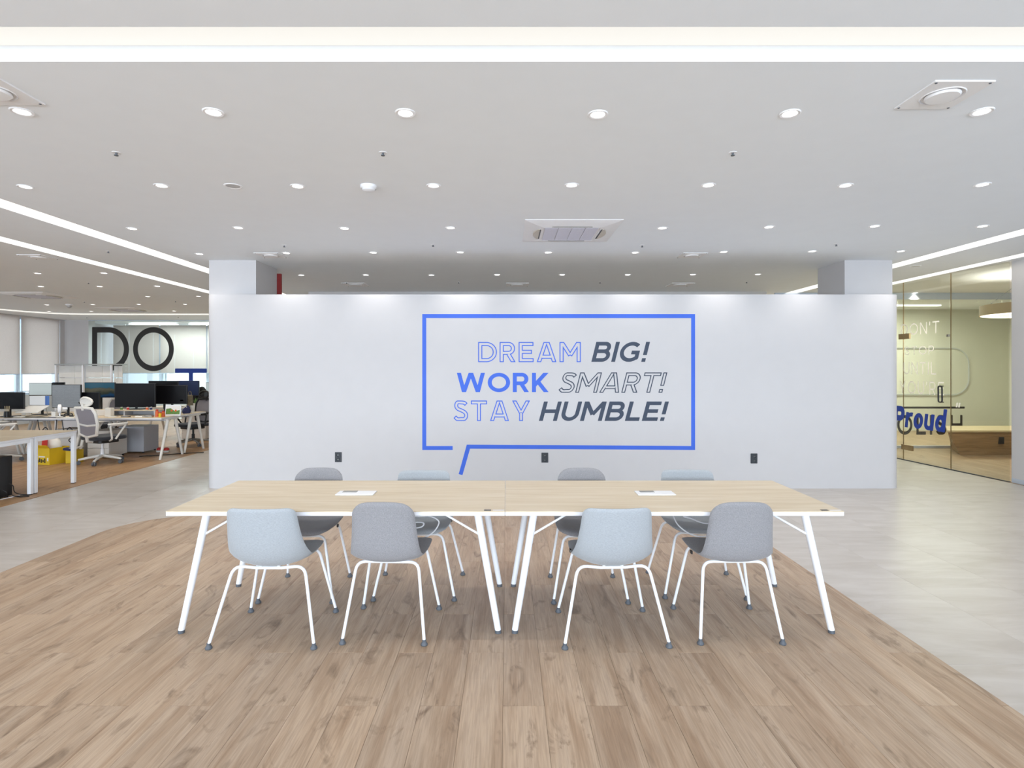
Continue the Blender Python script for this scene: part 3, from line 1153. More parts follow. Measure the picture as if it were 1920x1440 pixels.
o = thing('smoke_detector', 'white domed smoke detector on the ceiling left of centre', 'smoke detector', on_ceiling(691, 348))
MB().lathe([(0, 0), (.062, 0), (.062, -.018), (.055, -.026)], n=28).build('base', M['white_metal'], o)
MB().lathe([(.055, -.020), (.046, -.036), (.030, -.043), (0, -.045)], n=28).build('dome', M['white_metal'], o)
for px, py, d in ((437, 348.5, 'flat round ceiling speaker left of the smoke detector'), (1716.5, 499, 'flat round ceiling speaker between the light slots by the glass room')):
    o = thing('ceiling_speaker', d, 'speaker', on_ceiling(px, py))
    MB().lathe([(0.050, -.002), (.058, -.006), (.066, -.003), (.066, 0)], n=28).build('trim_ring', M['ac'], o)
    MB().lathe([(0, -.003), (.052, -.003)], n=28).build('grille', M['off_lens'], o)
o = thing('dome_camera', 'small grey dome camera on the ceiling over the far desks', 'camera', on_ceiling(130, 570.5))
MB().lathe([(0, 0), (.07, 0), (.07, -.02), (.05, -.03)], n=20).build('base', M['ac'], o)
MB().lathe([(.05, -.028), (.045, -.06), (.02, -.085), (0, -.09)], n=20).build('dome', M['off_lens'], o)


def diffuser(p, half, label, thick=.007):
    o = thing('air_diffuser', label, 'air vent', (p.x, p.y, CEIL), 0, 'square ceiling diffusers')
    h = half
    n = 32
    r = h * .68
    pl = MB()
    ring = [(r * math.cos(2 * PI * k / n), r * math.sin(2 * PI * k / n)) for k in range(n)]
    sq = []
    for x, y in ring:
        m_ = max(abs(x), abs(y))
        sq.append((x / m_ * h, y / m_ * h))
    for k in range(n):
        j = (k + 1) % n
        pl.face([(ring[k][0], ring[k][1], -thick), (ring[j][0], ring[j][1], -thick), (sq[j][0], sq[j][1], -thick), (sq[k][0], sq[k][1], -thick)])
        pl.face([(sq[k][0], sq[k][1], -thick), (sq[j][0], sq[j][1], -thick), (sq[j][0], sq[j][1], 0), (sq[k][0], sq[k][1], 0)])
    pl.build('square_plate', M['ac'], o, smooth=0)
    MB().lathe([(r, -thick), (r * .96, -thick - .004), (r * .93, -.002), (r * .8, -.001)], n=n).build('collar', M['ac'], o)
    MB().lathe([(r * .78, -.003), (r * .80, -thick - .004), (r * .72, -thick - .012), (0, -thick - .014)], n=n).build('deflector', M['ac'], o)
    for sx in (-1, 1):
        for sy in (-1, 1):
            MB().lathe([(.006, -thick), (.006, -thick - .003), (0, -thick - .0035)], (sx * h * .9, sy * h * .9, 0), 8).build('screw', M['glide'], o)


diffuser(on_ceiling(1767, 177.5), .147, 'large square diffuser with round deflector beside the rightmost front downlight')
diffuser(on_ceiling(-14, 169.5), .147, 'square diffuser cut off by the picture edge above the leftmost downlight')
diffuser(on_ceiling(508, 478.3), .150, 'square diffuser on the ceiling in front of the left pillar')
diffuser(on_ceiling(1297, 478.3), .150, 'square diffuser above the white wall, right of the air conditioner')
diffuser(on_ceiling(72, 481.5), .150, 'square diffuser over the desks beyond the second light slot')
for px, d in ((667, 'left one behind the white wall'), (970, 'middle one behind the white wall'), (1275, 'right one behind the white wall')):
    diffuser(on_ceiling(px, 533.5), .19, 'flat square diffuser, ' + d)


def cassette(p, label, half=.465):
    o = thing('ceiling_air_conditioner', label, 'air conditioner', (p.x, p.y, CEIL), 0, 'ceiling cassette air conditioners')
    h = half
    b = MB()
    # sloping panel: wide flange to inner raised square
    def ringf(a, za, c, zc):
        q = [(-1, -1), (1, -1), (1, 1), (-1, 1)]
        for i in range(4):
            (x0, y0), (x1, y1) = q[i], q[(i + 1) % 4]
            b.face([(x0 * a, y0 * a, za), (x1 * a, y1 * a, za), (x1 * c, y1 * c, zc), (x0 * c, y0 * c, zc)])
    ringf(h, 0, h, -.005)
    ringf(h, -.005, h * .88, -.016)
    ringf(h * .88, -.016, h * .60, -.034)
    ringf(h * .60, -.034, h * .60, -.026)
    b.face([(-h * .6, -h * .6, -.0262), (h * .6, -h * .6, -.0262), (h * .6, h * .6, -.0262), (-h * .6, h * .6, -.0262)])
    b.build('panel', M['ac'], o, smooth=0.3)
    g = h * .57
    for i in range(4):
        x0 = -g + i * g / 2
        MB().box(x0 + .004, x0 + g / 2 - .004, -g, g, -.034, -.0265).build('intake_grille', M['ac_grille'], o, smooth=0)
    for i in range(4):
        R = Matrix.Rotation(i * PI / 2, 4, 'Z')
        n = 12
        v = MB()
        pts = [(-h * .42 + h * .84 * q / n, h * .66 + .0 - 0.0) for q in range(n + 1)]
        outer = [(x, h * .70 + .045 * (1 - (x / (h * .42)) ** 2)) for x, _ in pts]
        poly_ = pts + outer[::-1]
        v.prism(poly_, -.034, -.020)
        v.v = [tuple(R @ Vector(q)) for q in v.v]
        if i % 2:
            v.build('air_vane', M['vane'], o, smooth=0)
        s_ = MB().box(-h * .42, h * .42, h * .64, h * (.665 if i % 2 else .652), -.0345, -.025)
        s_.v = [tuple(R @ Vector(q)) for q in s_.v]
        s_.build('slot', M['black'], o, smooth=0)
    return o


cassette(on_ceiling(1067, 433.5), 'white square cassette air conditioner above the white wall')
cassette(on_ceiling(72, 553.5), 'white cassette air conditioner over the desks, nearer the camera', .47)
cassette(on_ceiling(240, 580), 'white cassette air conditioner over the far desks by the curved light strip', .47)

# ------------------------------------------------------------------ meeting tables
TZ = 0.712
TF, TB = 3.13, 3.984


def meeting_table(x0, x1, label, leg_in, port_px):
    o = thing('meeting_table', label, 'table', ((x0 + x1) / 2, (TF + TB) / 2, 0), 0, 'two meeting tables pushed together')
    hw, hd = (x1 - x0) / 2, (TB - TF) / 2
    top = MB().box(-hw, hw, -hd, hd, TZ - .005, TZ).build('tabletop', M['maple'], o, smooth=0)
    MB().box(-hw, hw, -hd, hd, TZ - .026, TZ - .005).build('edge_band', M['edge'], top, bevel=.002)
    tab = MB()
    zf = .0025
    MB().box(-hw + .05, -hw + .085, -hd - .001, -hd + .001, TZ - .020, TZ - .010).build('white_sticker', M['paper'], top, smooth=0)
    MB().box(hw - .115, hw - .076, -hd + .012, -hd + .034, TZ, TZ + .0008).build('black_sticker', M['black'], top, smooth=0)
    MB().box(hw - .066, hw - .004, -hd + .016, -hd + .030, TZ, TZ + .0004).build('clear_sticker', M['edge'], top, smooth=0)
    for sx, (ft, tp) in ((-1, leg_in[0]), (1, leg_in[1])):
        for sy in (-1, 1):
            foot = Vector((ft, sy * .343, .014))
            head = Vector((tp, sy * .325, TZ - .03))
            lg = MB().tube([foot, head], [.0175, .022], 14).build('leg', M['white_metal'], o)
            MB().tube([foot - Vector((0, 0, .014)), foot + (head - foot) * .012], [.018, .0185], 14).build('foot_cap', M['glide'], lg)
            MB().box(tp - .035, tp + .035, sy * .325 - .035, sy * .325 + .035, TZ - .032, TZ - .026).build('mount_plate', M['white_metal'], lg, smooth=0)
            a = foot.lerp(head, .80)
            b = Vector((tp - sx * .21, sy * .325, TZ - .028))
            MB().tube([a, b], .0065, 8).build('brace', M['white_metal'], o)
    MB().box(-hw + .25, hw - .25, -.02, .02, TZ - .056, TZ - .026).build('beam', M['white_metal'], o, smooth=0)
    return o


TL, TM, TR = -1.876, -0.009, 1.857
cl = (TL + TM) / 2
cr = (TM + TR) / 2
meeting_table(TL, TM - .0015, 'maple meeting table with white splayed legs, left half of the pair', ((-1.838 - cl, -1.70 - cl), (-.047 - cl, -.165 - cl)), 668)
meeting_table(TM + .0015, TR, 'maple meeting table with white splayed legs, right half of the pair', ((.045 - cr, .155 - cr), (1.835 - cr, 1.69 - cr)), 1228)
for px, d in ((668, 'left'), (1228, 'right')):
    p = on_floor(px, 925.5, TZ)
    o = thing('power_box', 'white flip-up power box set into the %s meeting table' % d, 'power box', (p.x, p.y, TZ), 0, 'table power boxes')
    MB().box(-.118, .118, -.055, .055, .0002, .007).build('lid_frame', M['white_metal'], o, bevel=.003)
    MB().box(-.09, .0, .0, .045, .0071, .0085).build('opening', M['steel'], o, smooth=0)

# ------------------------------------------------------------------ meeting chairs: a moulded upholstered shell on four tube legs
def shell_mesh(kind):
    if kind == 'light':
        prof = [(-.262, .752), (-.252, .70), (-.238, .63), (-.222, .56), (-.205, .505), (-.178, .455), (-.135, .422), (-.08, .414), (0, .418), (.09, .428), (.16, .436), (.205, .434), (.222, .424)]
        wid = [.178, .187, .194, .203, .212, .220, .224, .224, .222, .218, .208, .190, .165]
        curl = [.030, .033, .038, .046, .056, .064, .060, .050, .038, .028, .018, .010, .006]
        rt, rf = .035, .05
    else:
        prof = [(-.262, .778), (-.250, .715), (-.238, .64), (-.226, .56), (-.214, .50), (-.190, .455), (-.145, .432), (-.08, .428), (0, .428), (.09, .434), (.16, .440), (.205, .436), (.222, .424)]
        wid = [.168, .170, .175, .182, .190, .197, .202, .204, .206, .206, .202, .190, .165]
        curl = [.020, .022, .026, .030, .034, .034, .030, .026, .022, .018, .014, .010, .006]
        rt, rf = .078, .06
    # resample the profile finely
    prof = spline(prof, 4)
    wid = [a[0] for a in spline([(q, 0) for q in wid], 4)]
    curl = [a[0] for a in spline([(q, 0) for q in curl], 4)]
    n = len(prof)
    acc = [0.0]
    for i in range(1, n):
        acc.append(acc[-1] + math.hypot(prof[i][0] - prof[i - 1][0], prof[i][1] - prof[i - 1][1]))
    tot = acc[-1]
    # extra rows close to the ends for the corner radius
    svals = sorted(set([rt * (1 - math.cos(a)) for a in np.linspace(0, PI / 2, 7)] + [s for s in acc if rt < s < tot - rf] + [tot - rf * (1 - math.cos(a)) for a in np.linspace(0, PI / 2, 6)]))
    nu = 17
    front, back = [], []
    for s in svals:
        i = min(max(int(np.searchsorted(acc, s)), 1), n - 1)
        q = (s - acc[i - 1]) / (acc[i] - acc[i - 1])
        y = prof[i - 1][0] + q * (prof[i][0] - prof[i - 1][0])
        z = prof[i - 1][1] + q * (prof[i][1] - prof[i - 1][1])
        w_ = wid[i - 1] + q * (wid[i] - wid[i - 1])
        cu = curl[i - 1] + q * (curl[i] - curl[i - 1])
        i0, i1 = max(i - 2, 0), min(i + 1, n - 1)
        ty, tz = prof[i1][0] - prof[i0][0], prof[i1][1] - prof[i0][1]
        L = math.hypot(ty, tz)
        ny_, nz_ = -tz / L, ty / L          # towards the sitter
        if s < rt:
            w_ -= rt - math.sqrt(max(0, rt * rt - (rt - s) ** 2))
        if s > tot - rf:
            e = rf - (tot - s)
            w_ -= rf - math.sqrt(max(0, rf * rf - e * e))
        w0 = w_ if rt <= s <= tot - rf else (wid[i - 1] + q * (wid[i] - wid[i - 1]))
        rf_, rb_ = [], []
        for k in range(nu):
            u = -1 + 2 * k / (nu - 1)
            th = .013 * math.sqrt(max(0.03, 1 - abs(u) ** 6)) * math.sqrt(max(.06, min(1, s / .012, (tot - s) / .012)))
            xr = abs(u * w_ / w0)
            d = cu * xr ** 2.2
            py, pz = y + ny_ * d, z + nz_ * d
            if s < .12:
                pz -= (.004 if kind == 'light' else .016) * xr * xr * (1 - s / .12)
            rf_.append((u * w_, py + ny_ * th, pz + nz_ * th))
            rb_.append((u * w_, py - ny_ * th, pz - nz_ * th))
        front.append(rf_)
        back.append(rb_)
    mb = MB()
    nv = len(svals)
    vs_ = [p for r in front for p in r] + [p for r in back for p in r]
    o_ = nv * nu
    fs = []
    for i in range(nv - 1):
        for k in range(nu - 1):
            a = i * nu + k
            fs.append((a, a + 1, a + nu + 1, a + nu))
            fs.append((o_ + a, o_ + a + nu, o_ + a + nu + 1, o_ + a + 1))
    for i in range(nv - 1):
        for k in (0, nu - 1):
            a = i * nu + k
            fs.append((a, a + nu, o_ + a + nu, o_ + a))
    for k in range(nu - 1):
        for i in (0, nv - 1):
            a = i * nu + k
            fs.append((a, a + 1, o_ + a + 1, o_ + a))
    mb.add(vs_, fs)
    return mb


def bend(points, r, n=5):
    """polyline with its inner corners rounded"""
    P = [Vector(p) for p in points]
    out = [P[0]]
    for i in range(1, len(P) - 1):
        a = (P[i - 1] - P[i]).normalized()
        b = (P[i + 1] - P[i]).normalized()
        rr = min(r, (P[i - 1] - P[i]).length * .45, (P[i + 1] - P[i]).length * .45)
        p0, p1 = P[i] + a * rr, P[i] + b * rr
        for k in range(n + 1):
            t = k / n
            out.append(p0 * (1 - t) ** 2 + P[i] * 2 * t * (1 - t) + p1 * t * t)
    out.append(P[-1])
    return out


def make_chair(kind):
    light = kind == 'light'
    o = thing('meeting_chair', 'chair', 'chair')
    sh = shell_mesh(kind).build('shell', M['fab_light'] if light else M['fab_grey'], o, smooth=1.2)
    rx, rtx = (.280, .195) if light else (.223, .172)
    fx, ftx = (.260, .175) if light else (.236, .165)
    ry, rty, rz = (-.228, -.125, .408 if light else .414)
    fy, fty, fz = (.228, .165, .412)
    r = .0085
    for s in (-1, 1):
        for (x, tx, y, ty, z, cz) in ((rx, rtx, ry, rty, rz, -.012 if light else 0), (fx, ftx, fy, fty, fz, -.004)):
            lg = MB().tube(bend([(s * x, y, .022), (s * tx, ty, z), (s * tx * .35, ty, z + cz)], .055), r, 10).build('leg', M['white_metal'], o)
            MB().lathe([(0, 0), (.017, 0), (.019, .006), (.015, .014), (.0105, .02), (.0105, .03), (0, .031)], (s * x, y, 0), 14).build('foot_glide', M['glide'], lg)
    u = MB()
    for (tx, ty, z, cz) in ((rtx, rty, rz, -.012 if light else 0), (ftx, fty, fz, -.004)):
        u.tube([(-tx * .36, ty, z + cz), (tx * .36, ty, z + cz)], r, 10)
    for s in (-1, 1):
        u.tube([(s * .05, rty, rz - .002), (s * .05, fty, fz)], r * .9, 8)
    u.build('underframe', M['white_metal'], o)
    MB().box(-.09, .09, -.09, .10, .404, .412).build('mount_plate', M['black'], o, bevel=.002)
    mx = -(.203 if not light else .222)
    MB().box(mx - .002, mx + .006, -.02, .005, .42 if not light else .445, .438 if not light else .463).build('tag', M['black'], o, smooth=0)
    return o


protos = {k: make_chair(k) for k in ('light', 'grey')}
used = set()
chairs = [
    ('light', -1.307, 3.258, .00, 'pale grey chair with a flat-topped back, nearest row, leftmost'),
    ('grey', -.661, 3.305, -.03, 'mid grey chair with rounded back, nearest row, second from the left'),
    ('light', .583, 3.265, .03, 'pale grey chair with a flat-topped back, nearest row, third from the left'),
    ('grey', 1.272, 3.308, .0, 'mid grey chair with rounded back, nearest row, rightmost'),
    ('grey', -1.345, 3.847, PI, 'taupe-looking grey round-backed chair across the table, leftmost'),
    ('light', -.597, 3.885, PI, 'pale grey chair with a white cable on it, across the left table'),
    ('grey', .535, 3.84, PI, 'taupe-looking grey round-backed chair across the right table'),
    ('light', 1.30, 3.91, PI - .05, 'pale grey chair with a white cable on it, across the table, rightmost'),
]
for kind, x, y, rz, lab in chairs:
    if kind not in used:
        c = protos[kind]
        used.add(kind)
    else:
        c = copy_tree(protos[kind])
    c.location = (x, y, 0.004)
    c.rotation_euler = (0, 0, rz)
    tag(c, lab, 'chair', 'upholstered chairs round the meeting tables')

# white cables lying over the two pale chairs on the far side
def cable(name, pts, r, mat, label, cat='cable', group=None):
    o = MB().tube(spline3(pts), r, 8).build(name, mat)
    return tag(o, label, cat, group)


def spline3(pts, n=8):
    P = [Vector(p) for p in pts]
    P = [P[0]] + P + [P[-1]]
    out = []
    for i in range(1, len(P) - 2):
        for j in range(n):
            t = j / n
            out.append(0.5 * ((2 * P[i]) + (-P[i - 1] + P[i + 1]) * t + (2 * P[i - 1] - 5 * P[i] + 4 * P[i + 1] - P[i + 2]) * t * t + (-P[i - 1] + 3 * P[i] - 3 * P[i + 1] + P[i + 2]) * t ** 3))
    out.append(P[-2])
    return out


D_ = 3.60
cable('white_cable', [at(700, 952, 3.56), at(745, 962, 3.52), at(782, 968, 3.5), at(806, 968, 3.5), at(823, 979, 3.5), at(810, 1000, 3.5), at(785, 1010, 3.52), at(755, 1003, 3.55), at(770, 982, 3.56), at(793, 980, 3.55), at(790, 988, 3.54), at(765, 992, 3.54)], .0042, M['white_metal'],
      'white cable looping below the left table over a pale chair', group='white cables under the tables')
cable('white_cable', [at(1260, 962, 3.57), at(1272, 985, 3.5), at(1298, 1003, 3.48), at(1325, 1005, 3.48), at(1345, 996, 3.5), at(1350, 982, 3.54), at(1320, 981, 3.54), at(1295, 972, 3.55), at(1282, 968, 3.56), at(1310, 965, 3.57), at(1345, 966, 3.58)], .0042, M['white_metal'],
      'white cable looping below the right table over a pale chair', group='white cables under the tables')

# ------------------------------------------------------------------ glass room on the right
GA, GB = Vector((6.595, 7.46, 0)), Vector((6.40, 10.6, 0))
gd = (GB - GA).normalized()
gn = Vector((-gd.y, gd.x, 0))            # towards the aisle (-x)
if gn.x > 0:
    gn = -gn
gfront = thing('glass_front', 'tinted glass front and door of the right room with quotation lettering', 'glass wall')


def gpt(px, py=None, off=0.0):
    """point of the glass plane seen at a pixel column"""
    m_ = (px - VX) / F
    t = (m_ * GA.y - GA.x) / (gd.x - m_ * gd.y)
    p = GA + gd * t + gn * off
    if py is not None:
        p.z = CAMH - (py - VY) * p.y / F
    return p


cuts = [GA, gpt(1783), gpt(1694), GB]
for i, (a, b) in enumerate(zip(cuts, cuts[1:])):
    a2, b2 = a + gd * .004, b - gd * .004
    mb = MB().extrude([a2 + gn * .005 + Vector((0, 0, .012)), b2 + gn * .005 + Vector((0, 0, .012)), b2 - gn * .005 + Vector((0, 0, .012)), a2 - gn * .005 + Vector((0, 0, .012))], (0, 0, CEIL - .016))
    g_ = mb.build('glass_door' if i == 1 else 'glass_panel', M['tint_glass'], gfront, smooth=0)
    if i == 1:
        door = g_
    if i < 2:
        c_ = b - gd * .0
        MB().extrude([c_ + gn * .0055 + gd * .0035, c_ + gn * .0055 - gd * .0035, c_ - gn * .0055 - gd * .0035, c_ - gn * .0055 + gd * .0035], (0, 0, CEIL - .005)).build('joint', M['brass'], gfront, smooth=0)
mb = MB()
mb.extrude([GA + gn * .015, GB + gn * .015, GB - gn * .015, GA - gn * .015], (0, 0, .012))
mb.build('floor_channel', M['dark_grey'], gfront, smooth=0)


def patch(x0, x1, y0, y1, name, mat, th=.014, par=None):
    p = [gpt(x0, y1, th), gpt(x1, y1, th), gpt(x1, y0, th), gpt(x0, y0, th)]
    p[1].z = p[0].z
    p[2].z = p[3].z
    return MB().extrude(p, -gn * th * 2).build(name, mat, par or gfront, bevel=.002)


patch(1686, 1706, 626.5, 636.5, 'hinge', M['brass'], par=door)
patch(1691, 1711.5, 832.5, 842, 'hinge', M['brass'], par=door)
patch(1776, 1780, 627, 631.5, 'lock_knob', M['steel'], par=door)
hp = [gpt(1765, 724, .05), gpt(1772, 724, .05), gpt(1772.5, 754, .05), gpt(1765.5, 754, .05)]
loop = []
for i in range(4):
    a, b, c_ = hp[i - 1], hp[i], hp[(i + 1) % 4]
    r_ = .028
    p0 = b + (a - b).normalized() * r_
    p1 = b + (c_ - b).normalized() * r_
    for k in range(5):
        t = k / 4
        loop.append(p0 * (1 - t) ** 2 + b * 2 * t * (1 - t) + p1 * t * t)
hd = MB().tube(loop, .011, 10, closed=True)
hd.tube([hp[1].lerp(hp[0], .5), hp[1].lerp(hp[0], .5) - gn * .05], .008, 8)
hd.tube([hp[2].lerp(hp[3], .5), hp[2].lerp(hp[3], .5) - gn * .05], .008, 8)
hd.build('door_handle', M['black'], door)


def glass_word(text, mat, x0, y0, x1, y1, t, slant=0.0, gap=.2, skew=0.0, off=.007, par=None):
    """lettering on the tinted glass; u runs from the far end towards the camera"""
    pa, pb = gpt(x0, None, off), gpt(x1, None, off)
    ym = (y0 + y1) / 2
    dm = (pa.y + pb.y) / 2
    zt, zb = CAMH - (y0 - VY) * dm / F, CAMH - (y1 - VY) * dm / F
    L = (pb - pa).length
    dd = (pb - pa) / L
    word(text, par, mat, lambda u, v: pa + dd * u + Vector((0, 0, v)), (0, zb, L, zt), t, 0, slant, gap, .02)


for text, x0, y0, x1, y1 in (("DON'T", 1690, 605, 1762, 627), ('STOP', 1697, 649, 1752, 665), ('UNTIL', 1695, 679, 1756, 702), ("YOU'RE", 1687, 715, 1771, 739)):
    wp = empty_part('glass_lettering', gfront)
    glass_word(text, M['white_vinyl'], x0, y0, x1, y1, .11, par=wp, gap=.26)
wp = empty_part('glass_lettering', gfront)
glass_word('P', M['deep_blue'], 1676, 761, 1698, 804, .24, .12, .1, par=wp)
glass_word('roud', M['deep_blue'], 1697, 764, 1777, 806, .19, .14, .07, par=wp)
glass_word('"', M['white_vinyl'], 1790, 755, 1802, 781, .22, .3, par=wp)

# inner glass wall with POLISH and the room behind it
PY = 10.62
PPX = PY / F
pol = thing('inner_glass_wall', 'frosted-edged inner glass wall with black POLISH lettering', 'glass wall', (0, PY, 0))
for a, b in ((5.0, 7.3), (7.3, 8.28), (8.28, 9.24), (9.24, 12.0)):
    MB().box(a + .004, b - .004, -.005, .005, .01, CEIL - .01).build('glass_panel', M['glass'], pol, smooth=0)
MB().box(5.0, 12.0, -.015, .015, 0, .05).box(5.0, 12.0, -.015, .015, CEIL - .12, CEIL).build('channel', M['alu'], pol, smooth=0)
pfr = lambda u, v: (u, -.008, v)
wp = empty_part('black_lettering', pol)
word('POLISH', wp, M['black_vinyl'], pfr, ((1655 - VX) * PPX, CAMH - (815 - VY) * PPX, (1804 - VX) * PPX, CAMH - (778 - VY) * PPX), .16, 0, 0, .28, .02)
MB().box((1660 - VX) * PPX, (1808 - VX) * PPX, -.010, -.007, CAMH - (766 - VY) * PPX, CAMH - (762.3 - VY) * PPX).build('black_line', M['black_vinyl'], pol, smooth=0)
structure(MB().box(5.0, XR, 13.6, 13.8, 0, CEIL).build('wall_back_room', M['room_wall'], smooth=0))
# glowing rounded frame on the back wall
mb = MB()
cx0, cx1 = (1600 - VX) * 13.58 / F, (1816 - VX) * 13.58 / F
cz0, cz1 = CAMH - (740 - VY) * 13.58 / F, CAMH - (653 - VY) * 13.58 / F
path = [Vector((x_, 13.57, z_)) for x_, z_ in rounded_rect(cx0, cx1, cz0, cz1, .38, 8)]
fo = mb.tube(path, .014, 8, closed=True).build('wall_frame', emit('frame_glow', (1, .95, .8, 1), .32))
tag(fo, 'softly lit rounded rectangular frame on the wall behind the POLISH glass', 'light frame')
for yy, nm in ((11.3, 'nearer'), (12.6, 'farther')):
    o = MB().box(5.3, 9.6, yy - .04, yy + .04, CEIL - .03, CEIL - .004).build('linear_lamp', emit('linear_lamp_warm', (1, .97, .9, 1), 2.0), bevel=.003)
    tag(o, 'thin linear ceiling lamp behind the POLISH glass, %s of two' % nm, 'lamp', 'linear lamps behind the inner glass')
area_light('linear_lamp_light', (8, 12.0, 2.85), (0, 0, 0), 4, 1.2, 150, (1, .97, .9))

# bench and ring pendant
def bench():
    o = thing('bench', 'low oak bench with slanted end and black outlet in the glass room', 'bench')
    y0, y1 = 9.72, 10.5
    bx = lambda px, d: (px - VX) * d / F
    mb = MB()
    top = [(bx(1806, y0) - .26, y0), (10.6, y0), (10.6, y1), (bx(1780, y1) - .05, y1)]
    bot = [(bx(1806, y0), y0 + .06), (10.6, y0 + .06), (10.6, y1), (bx(1780, y1) + .05, y1)]
    n = 4
    mb.add([(x, y, .004) for x, y in bot] + [(x, y, .40) for x, y in top], [(0, 3, 2, 1), (4, 5, 6, 7), (0, 1, 5, 4), (1, 2, 6, 5), (2, 3, 7, 6), (3, 0, 4, 7)])
    mb.build('bench_body', M['bench'], o, smooth=0)
    MB().prism([(x - (.02 if i in (0, 3) else 0), y - (.015 if i < 2 else 0)) for i, (x, y) in enumerate(top)], .40, .435).build('bench_top', M['bench_top'], o, bevel=.004)
    MB().box(8.42, 8.5, y0 - .004, y0 + .06, .20, .32).build('outlet', M['black'], o, bevel=.003)
    return o


bench()
RC = Vector((7.75, 8.35, 2.29))
o = thing('ring_pendant', 'tan ring pendant lamp with lit underside in the glass room', 'lamp', RC)
MB().lathe([(.63, 0), (.63, .15), (.44, .15), (.44, 0)], n=48).build('ring_shade', M['lamp_tan'], o)
MB().lathe([(.455, .0), (.455, -.004), (.615, -.004), (.615, .0)], n=48).build('ring_diffuser', M['ring_glow'], o)
cbm = MB()
for k in range(3):
    a = 2 * PI * k / 3 + 2.5
    cbm.tube([(.53 * math.cos(a), .53 * math.sin(a), .15), (.05 * math.cos(a), .05 * math.sin(a), CEIL - RC.z - .03)], .003, 6)
cbm.build('suspension_wires', M['glide'], o)
MB().lathe([(0, CEIL - RC.z - .03), (.07, CEIL - RC.z - .03), (.07, CEIL - RC.z)], n=20).build('ceiling_rose', M['ac'], o)
ll = bpy.data.lights.new('ring_light', 'POINT')
ll.energy = 60
ll.color = (1, .96, .9)
ll.shadow_soft_size = .3
lo = bpy.data.objects.new('ring_light', ll)
C.objects.link(lo)
lo.parent = o
lo.location = (0, 0, -.25)

# ------------------------------------------------------------------ desks
DZ = 0.69


def desk(x0, x1, y0, y1, label, kind, trestles=(True, True)):
    o = thing('office_desk', label, 'desk', ((x0 + x1) / 2, (y0 + y1) / 2, 0), 0, 'white-legged office desks')
    hw, hd = (x1 - x0) / 2 - .002, (y1 - y0) / 2 - .002
    top = MB().box(-hw, hw, -hd, hd, DZ - .006, DZ).build('desktop', M['maple'], o, smooth=0)
    MB().box(-hw, hw, -hd, hd, DZ - .028, DZ - .006).build('edge_band', M['edge'], top, bevel=.002)
    if kind == 'square':
        for sx in (-1, 1):
            for sy in (-1, 1):
                x, y = sx * (hw - .026), sy * (hd - .026)
                lg = MB().box(x - .022, x + .022, y - .022, y + .022, .012, DZ - .028).build('leg', M['white_metal'], o, bevel=.003)
                MB().box(x - .018, x + .018, y - .018, y + .018, .003, .012).build('foot', M['dark_rubber'], lg, smooth=0)
            x = sx * (hw - .026)
            MB().box(x - .02, x + .02, -hd + .05, hd - .05, DZ - .068, DZ - .028).build('side_rail', M['white_metal'], o, smooth=0)
        MB().box(-hw + .05, hw - .05, hd - .046, hd - .006, DZ - .068, DZ - .028).build('rail', M['white_metal'], o, smooth=0)
        MB().box(-hw + .05, hw - .05, -hd + .006, -hd + .046, DZ - .068, DZ - .028).build('rail', M['white_metal'], o, smooth=0)
    else:
        for sx in (-1, 1):
            for sy in (-1, 1):
                ft = Vector((sx * (hw - .035), sy * (hd - .02), .003))
                hd_ = Vector((sx * (hw - .035), sy * .10, DZ - .03))
                MB().tube([ft, hd_], [.019, .027], 12).build('leg', M['chair_white'], o)
            MB().box(sx * (hw - .035) - .03, sx * (hw - .035) + .03, -.16, .16, DZ - .05, DZ - .028).build('mount_plate', M['chair_white'], o, smooth=0)
        MB().box(-hw + .08, hw - .08, -.05, .05, DZ - .075, DZ - .03).build('cable_tray', M['ped_grey'], o, smooth=0)
    return o


desk(-7.0, -5.60, 6.755, 7.42, 'pale-topped desk with square white legs at the left picture edge', 'square')
desk(-7.0, -5.60, 6.07, 6.75, 'square-legged desk by the black computer tower, mostly out of frame', 'square')
desk(-7.01, -5.60, 9.23, 9.91, 'trestle-legged desk nearest the aisle, with the large black monitor', 'trestle')
desk(-8.42, -7.015, 9.23, 9.91, 'trestle-legged desk behind the yellow box', 'trestle')
desk(-9.83, -8.425, 9.23, 9.91, 'trestle-legged desk farthest along the front desk row', 'trestle')
desk(-7.01, -5.60, 9.925, 10.60, 'trestle-legged desk back to back with the aisle desk', 'trestle')
desk(-8.42, -7.015, 9.925, 10.60, 'trestle-legged desk in the back row under the landscape screen', 'trestle')
desk(-9.83, -8.425, 9.925, 10.60, 'trestle-legged desk in the back row by the windows', 'trestle')
desk(-7.45, -5.85, 11.7, 12.4, 'farther desk beside the white wall edge with pale drawers below', 'trestle')


